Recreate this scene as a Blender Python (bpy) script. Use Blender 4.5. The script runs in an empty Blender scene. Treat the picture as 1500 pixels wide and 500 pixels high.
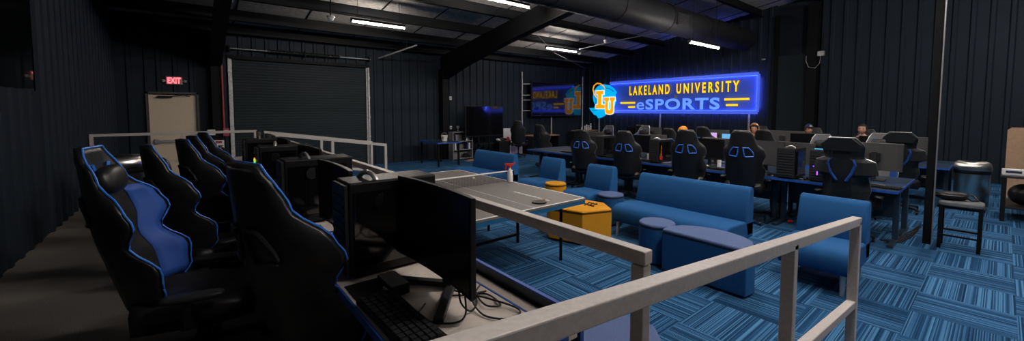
import bpy, bmesh, math, random
from mathutils import Vector, Matrix
random.seed(7)
PI = math.pi
S = bpy.context.scene
COL = S.collection

# ------------------------------------------------------------------ materials
def mat(name, color, rough=0.6, metal=0.0, spec=0.5, noise=0.0, nscale=200.0, bump=0.0, emit=None, estr=0.0, coat=0.0):
    m = bpy.data.materials.new(name); m.use_nodes = True
    nt = m.node_tree; b = nt.nodes['Principled BSDF']
    b.inputs['Base Color'].default_value = (*color, 1)
    b.inputs['Roughness'].default_value = rough
    b.inputs['Metallic'].default_value = metal
    b.inputs['Specular IOR Level'].default_value = spec
    if coat: b.inputs['Coat Weight'].default_value = coat
    if emit:
        b.inputs['Emission Color'].default_value = (*emit, 1)
        b.inputs['Emission Strength'].default_value = estr
    if noise or bump:
        tc = nt.nodes.new('ShaderNodeTexCoord'); n = nt.nodes.new('ShaderNodeTexNoise')
        n.inputs['Scale'].default_value = nscale; n.inputs['Detail'].default_value = 2
        nt.links.new(tc.outputs['Object'], n.inputs['Vector'])
        if noise:
            r = nt.nodes.new('ShaderNodeMapRange')
            r.inputs['From Min'].default_value = 0.3; r.inputs['From Max'].default_value = 0.7
            r.inputs['To Min'].default_value = 1 - noise; r.inputs['To Max'].default_value = 1 + noise
            mx = nt.nodes.new('ShaderNodeMix'); mx.data_type = 'RGBA'; mx.blend_type = 'MULTIPLY'
            mx.inputs['Factor'].default_value = 1
            mx.inputs[6].default_value = (*color, 1)
            nt.links.new(n.outputs['Fac'], r.inputs['Value']); nt.links.new(r.outputs['Result'], mx.inputs[7])
            nt.links.new(mx.outputs[2], b.inputs['Base Color'])
        if bump:
            bp = nt.nodes.new('ShaderNodeBump'); bp.inputs['Strength'].default_value = bump
            bp.inputs['Distance'].default_value = 0.004
            nt.links.new(n.outputs['Fac'], bp.inputs['Height']); nt.links.new(bp.outputs['Normal'], b.inputs['Normal'])
    return m

M = {}
M['wall']     = mat('wall_paint', (0.013, 0.020, 0.030), 0.6, spec=0.15, noise=0.15, nscale=60)
M['ceil']     = mat('insulation_sheet', (0.30, 0.285, 0.27), 0.65, noise=0.25, nscale=12)
M['steel_bk'] = mat('black_painted_steel', (0.0035, 0.0042, 0.0055), 0.6, spec=0.15)
M['door']     = mat('beige_door_paint', (0.62, 0.51, 0.38), 0.5, noise=0.06, nscale=30)
M['doorframe']= mat('door_frame_paint', (0.045, 0.045, 0.045), 0.5)
M['curtain']  = mat('roller_slat_paint', (0.013, 0.021, 0.027), 0.6, spec=0.2, noise=0.2, nscale=40)
M['galv']     = mat('galvanised_track', (0.42, 0.42, 0.43), 0.45, metal=0.3, noise=0.25, nscale=14)
M['rail']     = mat('rail_grey_paint', (0.50, 0.465, 0.44), 0.45, noise=0.08, nscale=70)
M['platform'] = mat('platform_carpet', (0.19, 0.175, 0.16), 0.95, spec=0.1, noise=0.35, nscale=160, bump=0.4)
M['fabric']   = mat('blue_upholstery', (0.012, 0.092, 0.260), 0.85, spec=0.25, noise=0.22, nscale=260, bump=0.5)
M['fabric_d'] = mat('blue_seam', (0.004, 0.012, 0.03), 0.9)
M['fabric_lit'] = mat('blue_upholstery_lit_top', (0.085, 0.125, 0.26), 0.85, spec=0.25, noise=0.22, nscale=260, bump=0.4)  # paler copy of the blue fabric, overhead light painted into ottoman tops
M['yellow']   = mat('yellow_upholstery', (0.62, 0.27, 0.012), 0.8, spec=0.25, noise=0.18, nscale=240, bump=0.4)
M['seam_y']   = mat('yellow_seam', (0.06, 0.025, 0.004), 0.9)
M['leather']  = mat('black_leatherette', (0.012, 0.012, 0.013), 0.38, spec=0.42, noise=0.1, nscale=90, bump=0.15)
M['blackfab'] = mat('black_chair_fabric', (0.011, 0.014, 0.016), 0.75, spec=0.35, noise=0.15, nscale=150)
M['chairblue']= mat('blue_chair_fabric', (0.012, 0.075, 0.36), 0.6, noise=0.1, nscale=150)
M['slotblue'] = mat('blue_slot_trim', (0.03, 0.20, 0.75), 0.4)
M['sheen_trim'] = mat('grey_sheen_trim', (0.11, 0.115, 0.12), 0.5, noise=0.1, nscale=90)  # grey for painted chair sheen and rims, also bag piping
M['plastic']  = mat('black_plastic', (0.007, 0.007, 0.008), 0.42, spec=0.3)
M['plastic_s']= mat('satin_black_plastic', (0.020, 0.021, 0.023), 0.42, spec=0.35)
M['screen']   = mat('dark_screen', (0.004, 0.004, 0.005), 0.22)
M['tvglass']  = mat('tv_glass', (0.003, 0.003, 0.004), 0.07, spec=0.9)
M['monback']  = mat('grey_monitor_shell', (0.060, 0.060, 0.060), 0.45, noise=0.2, nscale=120)
M['chrome']   = mat('brushed_steel', (0.80, 0.77, 0.73), 0.30, metal=1.0)
def brushed(m):
    nt = m.node_tree; b = nt.nodes['Principled BSDF']
    b.inputs['Anisotropic'].default_value = 0.85
    tg = nt.nodes.new('ShaderNodeTangent'); tg.direction_type = 'RADIAL'; tg.axis = 'Z'
    nt.links.new(tg.outputs['Tangent'], b.inputs['Tangent'])
brushed(M['chrome'])
M['silver']   = mat('silver_metal', (0.5, 0.5, 0.5), 0.35, metal=0.8)
M['desktop']  = mat('grey_laminate', (0.55, 0.485, 0.43), 0.55, noise=0.05, nscale=40)
M['desk_dk']  = mat('dark_laminate', (0.020, 0.035, 0.055), 0.32, noise=0.1, nscale=50)
M['blue_edge']= mat('blue_edge_band', (0.012, 0.075, 0.36), 0.45)
M['pp_top']   = mat('table_tennis_top', (0.16, 0.145, 0.135), 0.5, noise=0.12, nscale=90)
M['white']    = mat('white_paint', (0.75, 0.75, 0.75), 0.5)
M['pp_blue']  = mat('blue_table_frame', (0.01, 0.11, 0.24), 0.5)
M['net']      = mat('dark_net', (0.006, 0.008, 0.010), 0.9)
M['red']      = mat('red_plastic', (0.62, 0.03, 0.02), 0.4)
M['redpaint'] = mat('dull_red_paint', (0.35, 0.03, 0.04), 0.5)
M['ball']     = mat('cream_ball', (0.8, 0.72, 0.5), 0.4)
M['tan']      = mat('tan_board', (0.42, 0.27, 0.17), 0.7, noise=0.08, nscale=20)
M['wood']     = mat('tan_wood', (0.32, 0.18, 0.09), 0.6, noise=0.15, nscale=20)
M['greyseat'] = mat('grey_seat_fabric', (0.11, 0.12, 0.13), 0.9, noise=0.2, nscale=200)
M['paper']    = mat('white_paper', (0.65, 0.65, 0.66), 0.8)
M['shelfgrey']= mat('grey_shelf', (0.20, 0.20, 0.20), 0.6, noise=0.1, nscale=20)
M['lilac']    = mat('lilac_panel', (0.22, 0.19, 0.30), 0.7)
M['skin']     = mat('skin', (0.50, 0.26, 0.18), 0.55)
M['hair']     = mat('dark_hair', (0.010, 0.007, 0.005), 0.6)
M['orange']   = mat('orange_cloth', (0.72, 0.25, 0.010), 0.8)
M['navy']     = mat('navy_cloth', (0.012, 0.022, 0.075), 0.8)
M['darkcloth']= mat('dark_cloth', (0.012, 0.013, 0.018), 0.85)
M['exitbox']  = mat('exit_sign_housing', (0.30, 0.26, 0.24), 0.5)
M['exitface'] = mat('exit_letters_lit', (0.5, 0.02, 0.02), 0.4, emit=(1.0, 0.06, 0.08), estr=5.0)
M['tube']     = mat('lamp_tube_lit', (1, 1, 1), 0.4, emit=(1.0, 0.90, 0.80), estr=150.0)
M['tube2']    = mat('added_lamp_tube_lit', (1, 1, 1), 0.4, emit=(1.0, 0.92, 0.86), estr=430.0)
M['led_blue'] = mat('blue_led_strip', (0.1, 0.2, 0.8), 0.4, emit=(0.12, 0.17, 1.0), estr=75.0)
M['panel']    = mat('sign_panel_blue', (0.07, 0.13, 0.60), 0.6, emit=(0.004, 0.022, 0.17), estr=0.6)
M['sign_edge'] = mat('sign_edge_blue', (0.05, 0.10, 0.45), 0.4, emit=(0.06, 0.12, 0.75), estr=0.7)
M['let_y']    = mat('sign_letters_yellow', (0.85, 0.45, 0.0), 0.4, emit=(1.0, 0.54, 0.0), estr=1.1)
M['let_b']    = mat('sign_letters_light_blue', (0.15, 0.35, 0.9), 0.4, emit=(0.11, 0.27, 1.0), estr=0.9)
M['let_side'] = mat('letter_side', (0.05, 0.02, 0.005), 0.6)
M['logo_c']   = mat('logo_cyan', (0.0, 0.40, 0.75), 0.4, emit=(0.0, 0.38, 0.80), estr=0.9)
M['logo_d']   = mat('logo_dark_line', (0.002, 0.03, 0.12), 0.5)
M['logo_w']   = mat('logo_white', (0.85, 0.85, 0.85), 0.4, emit=(0.85, 0.87, 0.9), estr=0.75)
M['logo_o']   = mat('logo_orange', (0.85, 0.33, 0.0), 0.4, emit=(1.0, 0.36, 0.0), estr=0.9)
M['purple']   = mat('purple_led', (0.2, 0.05, 0.8), 0.4, emit=(0.22, 0.06, 1.0), estr=3.0)
M['cyanled']  = mat('cyan_led', (0.05, 0.4, 0.6), 0.4, emit=(0.05, 0.5, 0.8), estr=1.5)
M['lilac_scr']= mat('lit_screen_lilac', (0.3, 0.2, 0.4), 0.4, emit=(0.55, 0.35, 0.75), estr=0.8)
M['blue_scr'] = mat('lit_screen_blue', (0.1, 0.3, 0.5), 0.4, emit=(0.12, 0.40, 0.75), estr=0.7)
M['duct']     = mat('black_duct', (0.010, 0.011, 0.013), 0.55, spec=0.2)
M['cable']    = mat('cable_black', (0.006, 0.006, 0.006), 0.5)
M['blackboxm']= mat('dark_interior', (0.004, 0.004, 0.005), 0.9)

def glass_mat():
    m = bpy.data.materials.new('dark_window_glass'); m.use_nodes = True
    b = m.node_tree.nodes['Principled BSDF']
    b.inputs['Base Color'].default_value = (0.004, 0.005, 0.006, 1)
    b.inputs['Roughness'].default_value = 0.03
    b.inputs['Specular IOR Level'].default_value = 1.0
    b.inputs['IOR'].default_value = 1.9
    return m
M['glass'] = glass_mat()

def rainbow_mat():
    m = bpy.data.materials.new('rainbow_ring_lit'); m.use_nodes = True
    nt = m.node_tree; b = nt.nodes['Principled BSDF']
    tc = nt.nodes.new('ShaderNodeTexCoord'); sp = nt.nodes.new('ShaderNodeSeparateXYZ')
    nt.links.new(tc.outputs['Generated'], sp.inputs['Vector'])
    r = nt.nodes.new('ShaderNodeValToRGB')
    cols = [(0, 0.1, 1), (0, 0.8, 0.9), (0.1, 0.9, 0.1), (0.9, 0.8, 0), (1, 0.15, 0)]
    el = r.color_ramp.elements
    while len(el) < 5: el.new(0.5)
    for i, c in enumerate(cols):
        el[i].position = i/4; el[i].color = (*c, 1)
    nt.links.new(sp.outputs['Z'], r.inputs['Fac'])
    nt.links.new(r.outputs['Color'], b.inputs['Emission Color']); b.inputs['Emission Strength'].default_value = 0.9
    return m
M['rainbow'] = rainbow_mat()

def carpet_mat():
    m = bpy.data.materials.new('striped_carpet_tiles'); m.use_nodes = True
    nt = m.node_tree; N = nt.nodes; L = nt.links; b = N['Principled BSDF']
    b.inputs['Roughness'].default_value = 0.95; b.inputs['Specular IOR Level'].default_value = 0.15
    g = N.new('ShaderNodeNewGeometry'); sp = N.new('ShaderNodeSeparateXYZ'); L.new(g.outputs['Position'], sp.inputs['Vector'])
    def mth(op, a, bb=None, c=None):
        n = N.new('ShaderNodeMath'); n.operation = op
        for i, v in enumerate((a, bb, c)):
            if v is None: continue
            if isinstance(v, (int, float)): n.inputs[i].default_value = v
            else: L.new(v, n.inputs[i])
        return n.outputs[0]
    TS = 0.585
    u = mth('DIVIDE', mth('SUBTRACT', sp.outputs['X'], 4.83), TS)
    v = mth('DIVIDE', mth('SUBTRACT', sp.outputs['Y'], -0.15), TS)
    iu, iv = mth('FLOOR', u), mth('FLOOR', v)
    chk = mth('FLOORED_MODULO', mth('ADD', iu, iv), 2.0)
    # stripes run along Y on even tiles (vary with u), along X on odd ones (vary with v)
    w = N.new('ShaderNodeMix'); w.data_type = 'FLOAT'
    L.new(chk, w.inputs['Factor']); L.new(u, w.inputs[2]); L.new(v, w.inputs[3])
    across = w.outputs[0]
    w2 = N.new('ShaderNodeMix'); w2.data_type = 'FLOAT'
    L.new(chk, w2.inputs['Factor']); L.new(v, w2.inputs[2]); L.new(u, w2.inputs[3])
    along = w2.outputs[0]
    cid = N.new('ShaderNodeTexWhiteNoise'); cid.noise_dimensions = '2D'
    cv = N.new('ShaderNodeCombineXYZ'); L.new(iu, cv.inputs[0]); L.new(iv, cv.inputs[1]); L.new(cv.outputs[0], cid.inputs['Vector'])
    # fine yarn lines
    yarn = mth('FLOOR', mth('MULTIPLY', across, 84.0))
    wn = N.new('ShaderNodeTexWhiteNoise'); wn.noise_dimensions = '2D'
    c2 = N.new('ShaderNodeCombineXYZ'); L.new(yarn, c2.inputs[0]); L.new(mth('MULTIPLY', cid.outputs['Value'], 37.0), c2.inputs[1]); L.new(c2.outputs[0], wn.inputs['Vector'])
    # broader bands
    nz = N.new('ShaderNodeTexNoise'); nz.inputs['Scale'].default_value = 1.0; nz.inputs['Detail'].default_value = 2
    c3 = N.new('ShaderNodeCombineXYZ'); L.new(mth('MULTIPLY', across, 20.0), c3.inputs[0]); L.new(mth('MULTIPLY', cid.outputs['Value'], 90.0), c3.inputs[1]); L.new(mth('MULTIPLY', along, 0.15), c3.inputs[2])
    L.new(c3.outputs[0], nz.inputs['Vector'])
    # loops along the yarn
    nl = N.new('ShaderNodeTexNoise'); nl.inputs['Scale'].default_value = 170.0; L.new(g.outputs['Position'], nl.inputs['Vector'])
    t = mth('ADD', mth('MULTIPLY', wn.outputs['Value'], 0.62), mth('MULTIPLY', nz.outputs['Fac'], 0.75))
    t = mth('ADD', t, mth('MULTIPLY', mth('SUBTRACT', nl.outputs['Fac'], 0.5), 0.45))
    t = mth('ADD', t, mth('MULTIPLY', mth('SUBTRACT', cid.outputs['Value'], 0.5), 0.12))
    r = N.new('ShaderNodeValToRGB'); el = r.color_ramp.elements
    el[0].position = 0.30; el[0].color = (0.002, 0.014, 0.046, 1)
    el[1].position = 1.0; el[1].color = (0.065, 0.19, 0.36, 1)
    e = el.new(0.66); e.color = (0.008, 0.056, 0.140, 1)
    L.new(t, r.inputs['Fac']); L.new(r.outputs['Color'], b.inputs['Base Color'])
    bp = N.new('ShaderNodeBump'); bp.inputs['Strength'].default_value = 0.4; bp.inputs['Distance'].default_value = 0.004
    L.new(t, bp.inputs['Height']); L.new(bp.outputs['Normal'], b.inputs['Normal'])
    return m
M['carpet'] = carpet_mat()

# ------------------------------------------------------------------ mesh helpers
def BM(): return bmesh.new()
def xf(verts, mtx):
    for v in verts: v.co = mtx @ v.co
def box(bm, c, s, rz=0.0, rot=None):
    r = bmesh.ops.create_cube(bm, size=1)
    m = Matrix.Translation(c) @ (rot if rot else Matrix.Rotation(rz, 4, 'Z')) @ Matrix.Diagonal((s[0], s[1], s[2], 1))
    xf(r['verts'], m); return r['verts']
def frame(d, upv=Vector((0, 0, 1))):
    d = d.normalized()
    if abs(d.dot(upv)) > 0.98: upv = Vector((1, 0, 0))
    x = upv.cross(d).normalized(); y = d.cross(x)
    return Matrix((x, y, d)).transposed().to_4x4()
def bar(bm, p0, p1, w, h):
    p0, p1 = Vector(p0), Vector(p1); d = p1-p0
    r = bmesh.ops.create_cube(bm, size=1)
    xf(r['verts'], Matrix.Translation((p0+p1)/2) @ frame(d) @ Matrix.Diagonal((w, h, d.length, 1)))
    return r['verts']
def cyl(bm, p0, p1, r0, r1=None, seg=16):
    p0, p1 = Vector(p0), Vector(p1); d = p1-p0
    r = bmesh.ops.create_cone(bm, cap_ends=True, segments=seg, radius1=r0, radius2=r0 if r1 is None else r1, depth=d.length)
    xf(r['verts'], Matrix.Translation((p0+p1)/2) @ frame(d)); return r['verts']
def tube(bm, pts, r, seg=8, closed=False):
    pts = [Vector(p) for p in pts]; n = len(pts); rings = []
    for i, p in enumerate(pts):
        a = pts[(i-1) % n] if (closed or i > 0) else p
        b = pts[(i+1) % n] if (closed or i < n-1) else p
        f = frame(b-a)
        rings.append([bm.verts.new(p + f @ Vector((r*math.cos(2*PI*k/seg), r*math.sin(2*PI*k/seg), 0))) for k in range(seg)])
    m = n if closed else n-1
    for i in range(m):
        A, B = rings[i], rings[(i+1) % n]
        for k in range(seg): bm.faces.new((A[k], A[(k+1) % seg], B[(k+1) % seg], B[k]))
    if not closed: bm.faces.new(rings[0][::-1]); bm.faces.new(rings[-1])
def lathe(bm, prof, c=(0, 0, 0), seg=32):
    rings = []
    for r, z in prof:
        rings.append([bm.verts.new((c[0]+max(r, 1e-4)*math.cos(2*PI*k/seg), c[1]+max(r, 1e-4)*math.sin(2*PI*k/seg), c[2]+z)) for k in range(seg)])
    for A, B in zip(rings, rings[1:]):
        for k in range(seg): bm.faces.new((A[k], A[(k+1) % seg], B[(k+1) % seg], B[k]))
    bm.faces.new(rings[0][::-1]); bm.faces.new(rings[-1])
def prism(bm, poly, a0, a1, f=lambda x, y, a: (x, y, a)):
    A = [bm.verts.new(f(x, y, a0)) for x, y in poly]; B = [bm.verts.new(f(x, y, a1)) for x, y in poly]
    n = len(poly)
    for i in range(n): bm.faces.new((A[i], A[(i+1) % n], B[(i+1) % n], B[i]))
    bm.faces.new(A[::-1]); bm.faces.new(B)
def loft(bm, rings, cap=True, closed_ring=True):
    R = [[bm.verts.new(p) for p in r] for r in rings]; n = len(R[0])
    for A, B in zip(R, R[1:]):
        for k in range(n if closed_ring else n-1):
            bm.faces.new((A[k], A[(k+1) % n], B[(k+1) % n], B[k]))
    if cap: bm.faces.new(R[0][::-1]); bm.faces.new(R[-1])
def ball(bm, c, r, s=(1, 1, 1), seg=16):
    v = bmesh.ops.create_uvsphere(bm, u_segments=seg, v_segments=max(6, seg*2//3), radius=r)['verts']
    xf(v, Matrix.Translation(c) @ Matrix.Diagonal((*s, 1))); return v
def cushion(bm, c, s, n=3.5, seg=20, rot=None):
    """rounded block (superellipsoid)"""
    v = bmesh.ops.create_uvsphere(bm, u_segments=seg*2, v_segments=seg, radius=1)['verts']
    for q in v:
        p = q.co
        k = (abs(p.x)**n+abs(p.y)**n+abs(p.z)**n)**(-1/n)
        q.co = p*k
    xf(v, Matrix.Translation(c) @ (rot or Matrix()) @ Matrix.Diagonal((s[0]/2, s[1]/2, s[2]/2, 1)))
    return v
def obj(name, bm, m, parent=None, smooth=False, bev=0.0, seg=2):
    bmesh.ops.recalc_face_normals(bm, faces=bm.faces)
    me = bpy.data.meshes.new(name); bm.to_mesh(me); bm.free()
    ms = m if isinstance(m, (list, tuple)) else [m]
    for x in ms: me.materials.append(x)
    o = bpy.data.objects.new(name, me); COL.objects.link(o)
    if smooth:
        for p in me.polygons: p.use_smooth = True
        if smooth != 'all':
            try: me.set_sharp_from_angle(angle=math.radians(40))
            except Exception: pass
    if bev:
        b = o.modifiers.new('Bevel', 'BEVEL'); b.width = bev; b.segments = seg; b.limit_method = 'ANGLE'; b.angle_limit = math.radians(40)
    if parent: o.parent = parent
    return o
def tag(o, label=None, cat=None, group=None, kind=None):
    if label: o['label'] = label
    if cat: o['category'] = cat
    if group: o['group'] = group
    if kind: o['kind'] = kind
    return o
def struct(name, bm, m, parent=None, **k):
    o = obj(name, bm, m, parent, **k)
    if not parent: o['kind'] = 'structure'
    return o
def thing(name, label, cat, loc=(0, 0, 0), rz=0.0, group=None):
    o = bpy.data.objects.new(name, None); COL.objects.link(o); o.empty_display_size = 0.1
    o.location = loc; o.rotation_euler = (0, 0, rz)
    return tag(o, label, cat, group)
def dup(root, loc, rz, label, group=None, dz=0.0, skip=()):
    r = root.copy(); COL.objects.link(r); r.location = loc; r.rotation_euler = (0, 0, rz)
    r['label'] = label
    if group: r['group'] = group
    for ch in list(root.children):
        nm = ch.name.split('.')[0]
        if nm in skip: continue
        c = ch.copy(); COL.objects.link(c); c.parent = r
        if dz and nm not in ('star_base', 'caster'): c.location.z += dz
        for g in list(ch.children):
            d = g.copy(); COL.objects.link(d); d.parent = c
    return r
def text_mesh(txt, size, ext, sx=1.0, off=0.0, space=1.0):
    cu = bpy.data.curves.new('lettering', 'FONT'); cu.body = txt; cu.size = size; cu.extrude = ext; cu.offset = off
    cu.space_character = space; cu.align_x = 'LEFT'; cu.resolution_u = 4
    o = bpy.data.objects.new('lettering', cu); COL.objects.link(o)
    bpy.context.view_layer.update()
    me = bpy.data.meshes.new_from_object(o.evaluated_get(bpy.context.evaluated_depsgraph_get()))
    bpy.data.objects.remove(o)
    bm = BM(); bm.from_mesh(me); bpy.data.meshes.remove(me)
    for v in bm.verts: v.co.x *= sx
    return bm
def fit(bm, x0, x1, y0, y1):
    xs = [v.co.x for v in bm.verts]; ys = [v.co.y for v in bm.verts]
    a, b, c, d = min(xs), max(xs), min(ys), max(ys)
    for v in bm.verts:
        v.co.x = x0+(v.co.x-a)/(b-a)*(x1-x0); v.co.y = y0+(v.co.y-c)/(d-c)*(y1-y0)

# ------------------------------------------------------------------ camera
F, CX, CY, HY = 580.0, 750.0, 196.0, 162.0
pitch = math.atan((CY-HY)/F); az = math.radians(51.1)
H = 1.75
cam = bpy.data.cameras.new('camera'); co = bpy.data.objects.new('camera', cam); COL.objects.link(co)
cam.sensor_width = 36.0; cam.sensor_fit = 'HORIZONTAL'; cam.lens = F/1500*36
cam.shift_y = -(250-CY)/1500; cam.clip_start = 0.02; cam.clip_end = 100
co.location = (0, 0, H)
fw = Vector((math.cos(az)*math.cos(pitch), math.sin(az)*math.cos(pitch), -math.sin(pitch)))
co.rotation_euler = fw.to_track_quat('-Z', 'Y').to_euler()
S.camera = co

# ------------------------------------------------------------------ room shell
YW, XW, XL = 12.8, 14.9, -1.36      # far wall, sign wall, left wall
YN, XR = -4.0, 15.2
P = 0.30                            # raised platform height
def roof(y): return 3.95+0.15*(YW-y) if y > 0 else 3.95+0.15*YW+0.15*y

bm = BM(); box(bm, ((XL+XW)/2, (YN+YW)/2, -0.05), (XW-XL+0.6, YW-YN+0.6, 0.1)); struct('floor', bm, M['carpet'])
bm = BM()
prism(bm, [(XL, YN), (0.98, YN), (0.98, 9.3), (XL, 9.3)], 0.0, P); struct('platform', bm, M['platform'])
bm = BM()
prism(bm, [(0.98, 0.002), (3.25, 0.002), (0.98, P)], -1.0, 0.50, lambda x, z, a: (x, a, z)); struct('ramp', bm, M['platform'])
bm = BM()
prism(bm, [(0.982, 0.002), (3.0, 0.002), (0.982, P)], 7.80, 8.55, lambda x, z, a: (x, a, z)); struct('ramp', bm, M['platform'])

def corrugated(bm, p0, p1, z0, z1, nrm, pitchw=0.305, depth=0.035, topf=None):
    """ribbed metal sheet from p0 to p1 (2d); ribs stand out along nrm"""
    p0, p1, n = Vector(p0), Vector(p1), Vector(nrm)
    L = (p1-p0).length; d = (p1-p0)/L; pts = []
    s = 0.0
    while s < L:
        for a, h in ((0, 0), (0.62, 0), (0.70, 1), (0.92, 1), (1.0, 0)):
            t = s+a*pitchw
            if t <= L: pts.append((t, h*depth))
        s += pitchw
    pts.append((L, 0))
    prev = None
    for t, h in pts:
        q = p0+d*t+n*h
        zt = z1 if topf is None else topf(q)
        a = bm.verts.new((q.x, q.y, z0)); b = bm.verts.new((q.x, q.y, zt))
        if prev: bm.faces.new((prev[0], a, b, prev[1]))
        prev = (a, b)
# far wall (exit door, roller door, corner screens): ribbed sheet around two openings
DX0, DX1, DZ = -0.84, 0.14, 2.20
RX0, RX1, RZ = 0.80, 4.40, 3.12
bm = BM()
ztop = 4.05
corrugated(bm, (XL, YW), (DX0, YW), 0, ztop, (0, -1))
corrugated(bm, (DX0, YW), (DX1, YW), DZ, ztop, (0, -1))
corrugated(bm, (DX1, YW), (RX0, YW), 0, ztop, (0, -1))
corrugated(bm, (RX0, YW), (RX1, YW), RZ, ztop, (0, -1))
corrugated(bm, (RX1, YW), (XW, YW), 0, ztop, (0, -1))
box(bm, ((XL+XW)/2, YW+0.20, 2.0), (XW-XL, 0.1, 4.2))
struct('wall_far', bm, M['wall'])
# sign wall
bm = BM()
corrugated(bm, (XW, YW), (XW, 4.75), 0, 0, (-1, 0), topf=lambda q: roof(q.y))
corrugated(bm, (XW, 3.55), (XW, YN), 0, 0, (-1, 0), topf=lambda q: roof(max(q.y, 0)))
box(bm, (XW+0.2, (YN+YW)/2, 3.0), (0.1, YW-YN, 6.2))
struct('wall_right', bm, M['wall'])
bm = BM(); box(bm, (XW, 4.30, 1.75), (0.06, 0.76, 3.5)); box(bm, (XW-0.035, 4.30, 1.25), (0.02, 0.76, 0.02))
struct('wall_panel', bm, M['curtain'])
bm = BM(); box(bm, (XW-0.02, 4.72, 2.4), (0.12, 0.10, 4.8)); struct('trim_1', bm, M['steel_bk'])
bm = BM(); box(bm, (XW-0.12, 3.72, 2.5), (0.30, 0.26, 5.0)); struct('wall_column', bm, M['steel_bk'])
# left wall with a high dark window
WY, WZ = 6.85, 1.97
bm = BM()
corrugated(bm, (XL, YN), (XL, WY), 0, WZ, (1, 0), depth=0.02)
corrugated(bm, (XL, WY), (XL, YW), 0, 0, (1, 0), topf=lambda q: roof(q.y), depth=0.03)
corrugated(bm, (XL, YN), (XL, WY), 3.6, 5.9, (1, 0), depth=0.02)
struct('wall_left', bm, M['wall'])
bm = BM(); box(bm, (XL-0.012, (YN+WY)/2, (WZ+3.6)/2), (0.012, WY-YN, 3.6-WZ)); struct('window_1', bm, M['glass'])
bm = BM(); box(bm, (XL-0.6, (YN+WY)/2, 3.0), (0.05, WY-YN, 6.0)); struct('wall_behind_window', bm, M['blackboxm'])
# near wall behind the viewer
bm = BM(); box(bm, ((XL+XW)/2, YN-0.06, 2.6), (XW-XL+0.6, 0.1, 5.4)); struct('wall_near', bm, M['wall'])
# columns of the main frames
for x in (0.50, 7.03):
    bm = BM(); box(bm, (x, YW-0.16, 1.6), (0.20, 0.30, 3.2)); struct('frame_column', bm, M['steel_bk'])

# ceiling: insulation sheets, purlins, haunched rafters
bm = BM()
prism(bm, [(YN, roof(0)+0.15*YN), (0, roof(0)), (YW+0.2, roof(YW+0.2)), (YW+0.2, roof(YW)+0.15), (0, roof(0)+0.2), (YN, roof(0)+0.2)], XL-0.7, XW+0.3, lambda y, z, a: (a, y, z))
# lap seams between the sheets
struct('ceiling', bm, M['ceil'])
bm = BM()
x = -0.6
while x < XW:
    for yy in range(-3, 12):
        y0, y1 = yy+0.0, yy+1.0
    bar(bm, (x, 0.1, roof(0.1)-0.004), (x, YW-0.1, roof(YW-0.1)-0.004), 0.035, 0.016)
    x += 1.5
struct('ceiling_seam', bm, M['steel_bk'])
PUR = [12.55, 11.55, 10.2, 8.75, 7.0, 5.2, 3.5, 1.8]
for y in PUR:
    bm = BM(); z = roof(y)
    hh = 0.26
    box(bm, ((XL+XW)/2, y, z-hh/2), (XW-XL, 0.02, hh))
    box(bm, ((XL+XW)/2, y-0.05, z-hh), (XW-XL, 0.12, 0.014))
    box(bm, ((XL+XW)/2, y+0.05, z-0.012), (XW-XL, 0.10, 0.014))
    struct('roof_purlin', bm, M['steel_bk'])
def rafter(x):
    bm = BM()
    yv = [(YW, 0.9), (YW-1.6, 0.72), (9.0, 0.60), (6.5, 0.58), (3.0, 0.6), (0.0, 0.7)]
    top = [(y, roof(y)-0.27) for y, h in yv]; bot = [(y, roof(y)-0.27-h) for y, h in yv]
    prism(bm, top+bot[::-1], x-0.012, x+0.012, lambda y, z, a: (a, y, z))
    for (a, b) in ((bot[i], bot[i+1]) for i in range(len(bot)-1)):
        prism(bm, [a, b, (b[0], b[1]+0.02), (a[0], a[1]+0.02)], x-0.13, x+0.13, lambda y, z, q: (q, y, z))
    struct('roof_rafter', bm, M['steel_bk'])
for x in (0.50, 7.03): rafter(x)

# exit door
d1 = bpy.data.objects.new('door_1', None); COL.objects.link(d1); d1['kind'] = 'structure'; d1.location = (-0.35, YW, 0)
def loc(o, v): o.location = v; return o
bm = BM(); box(bm, (0, 0.02, 1.07), (0.90, 0.05, 2.12)); obj('door_panel', bm, M['door'], d1, bev=0.004)
bm = BM(); box(bm, (-0.47, 0, 1.10), (0.05, 0.14, 2.20)); box(bm, (0.47, 0, 1.10), (0.05, 0.14, 2.20)); box(bm, (0, 0, 2.175), (0.99, 0.14, 0.05)); obj('door_frame', bm, M['doorframe'], d1)
bm = BM(); box(bm, (-0.15, -0.06, 2.08), (0.26, 0.06, 0.05)); bar(bm, (-0.05, -0.09, 2.09), (0.20, -0.12, 2.13), 0.015, 0.02); bar(bm, (0.20, -0.12, 2.13), (0.32, -0.05, 2.10), 0.015, 0.02); obj('door_closer', bm, M['plastic'], d1)
bm = BM(); box(bm, (0, -0.05, 1.0), (0.75, 0.05, 0.06)); box(bm, (-0.33, -0.03, 1.0), (0.08, 0.05, 0.12)); obj('push_bar', bm, M['silver'], d1)
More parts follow.
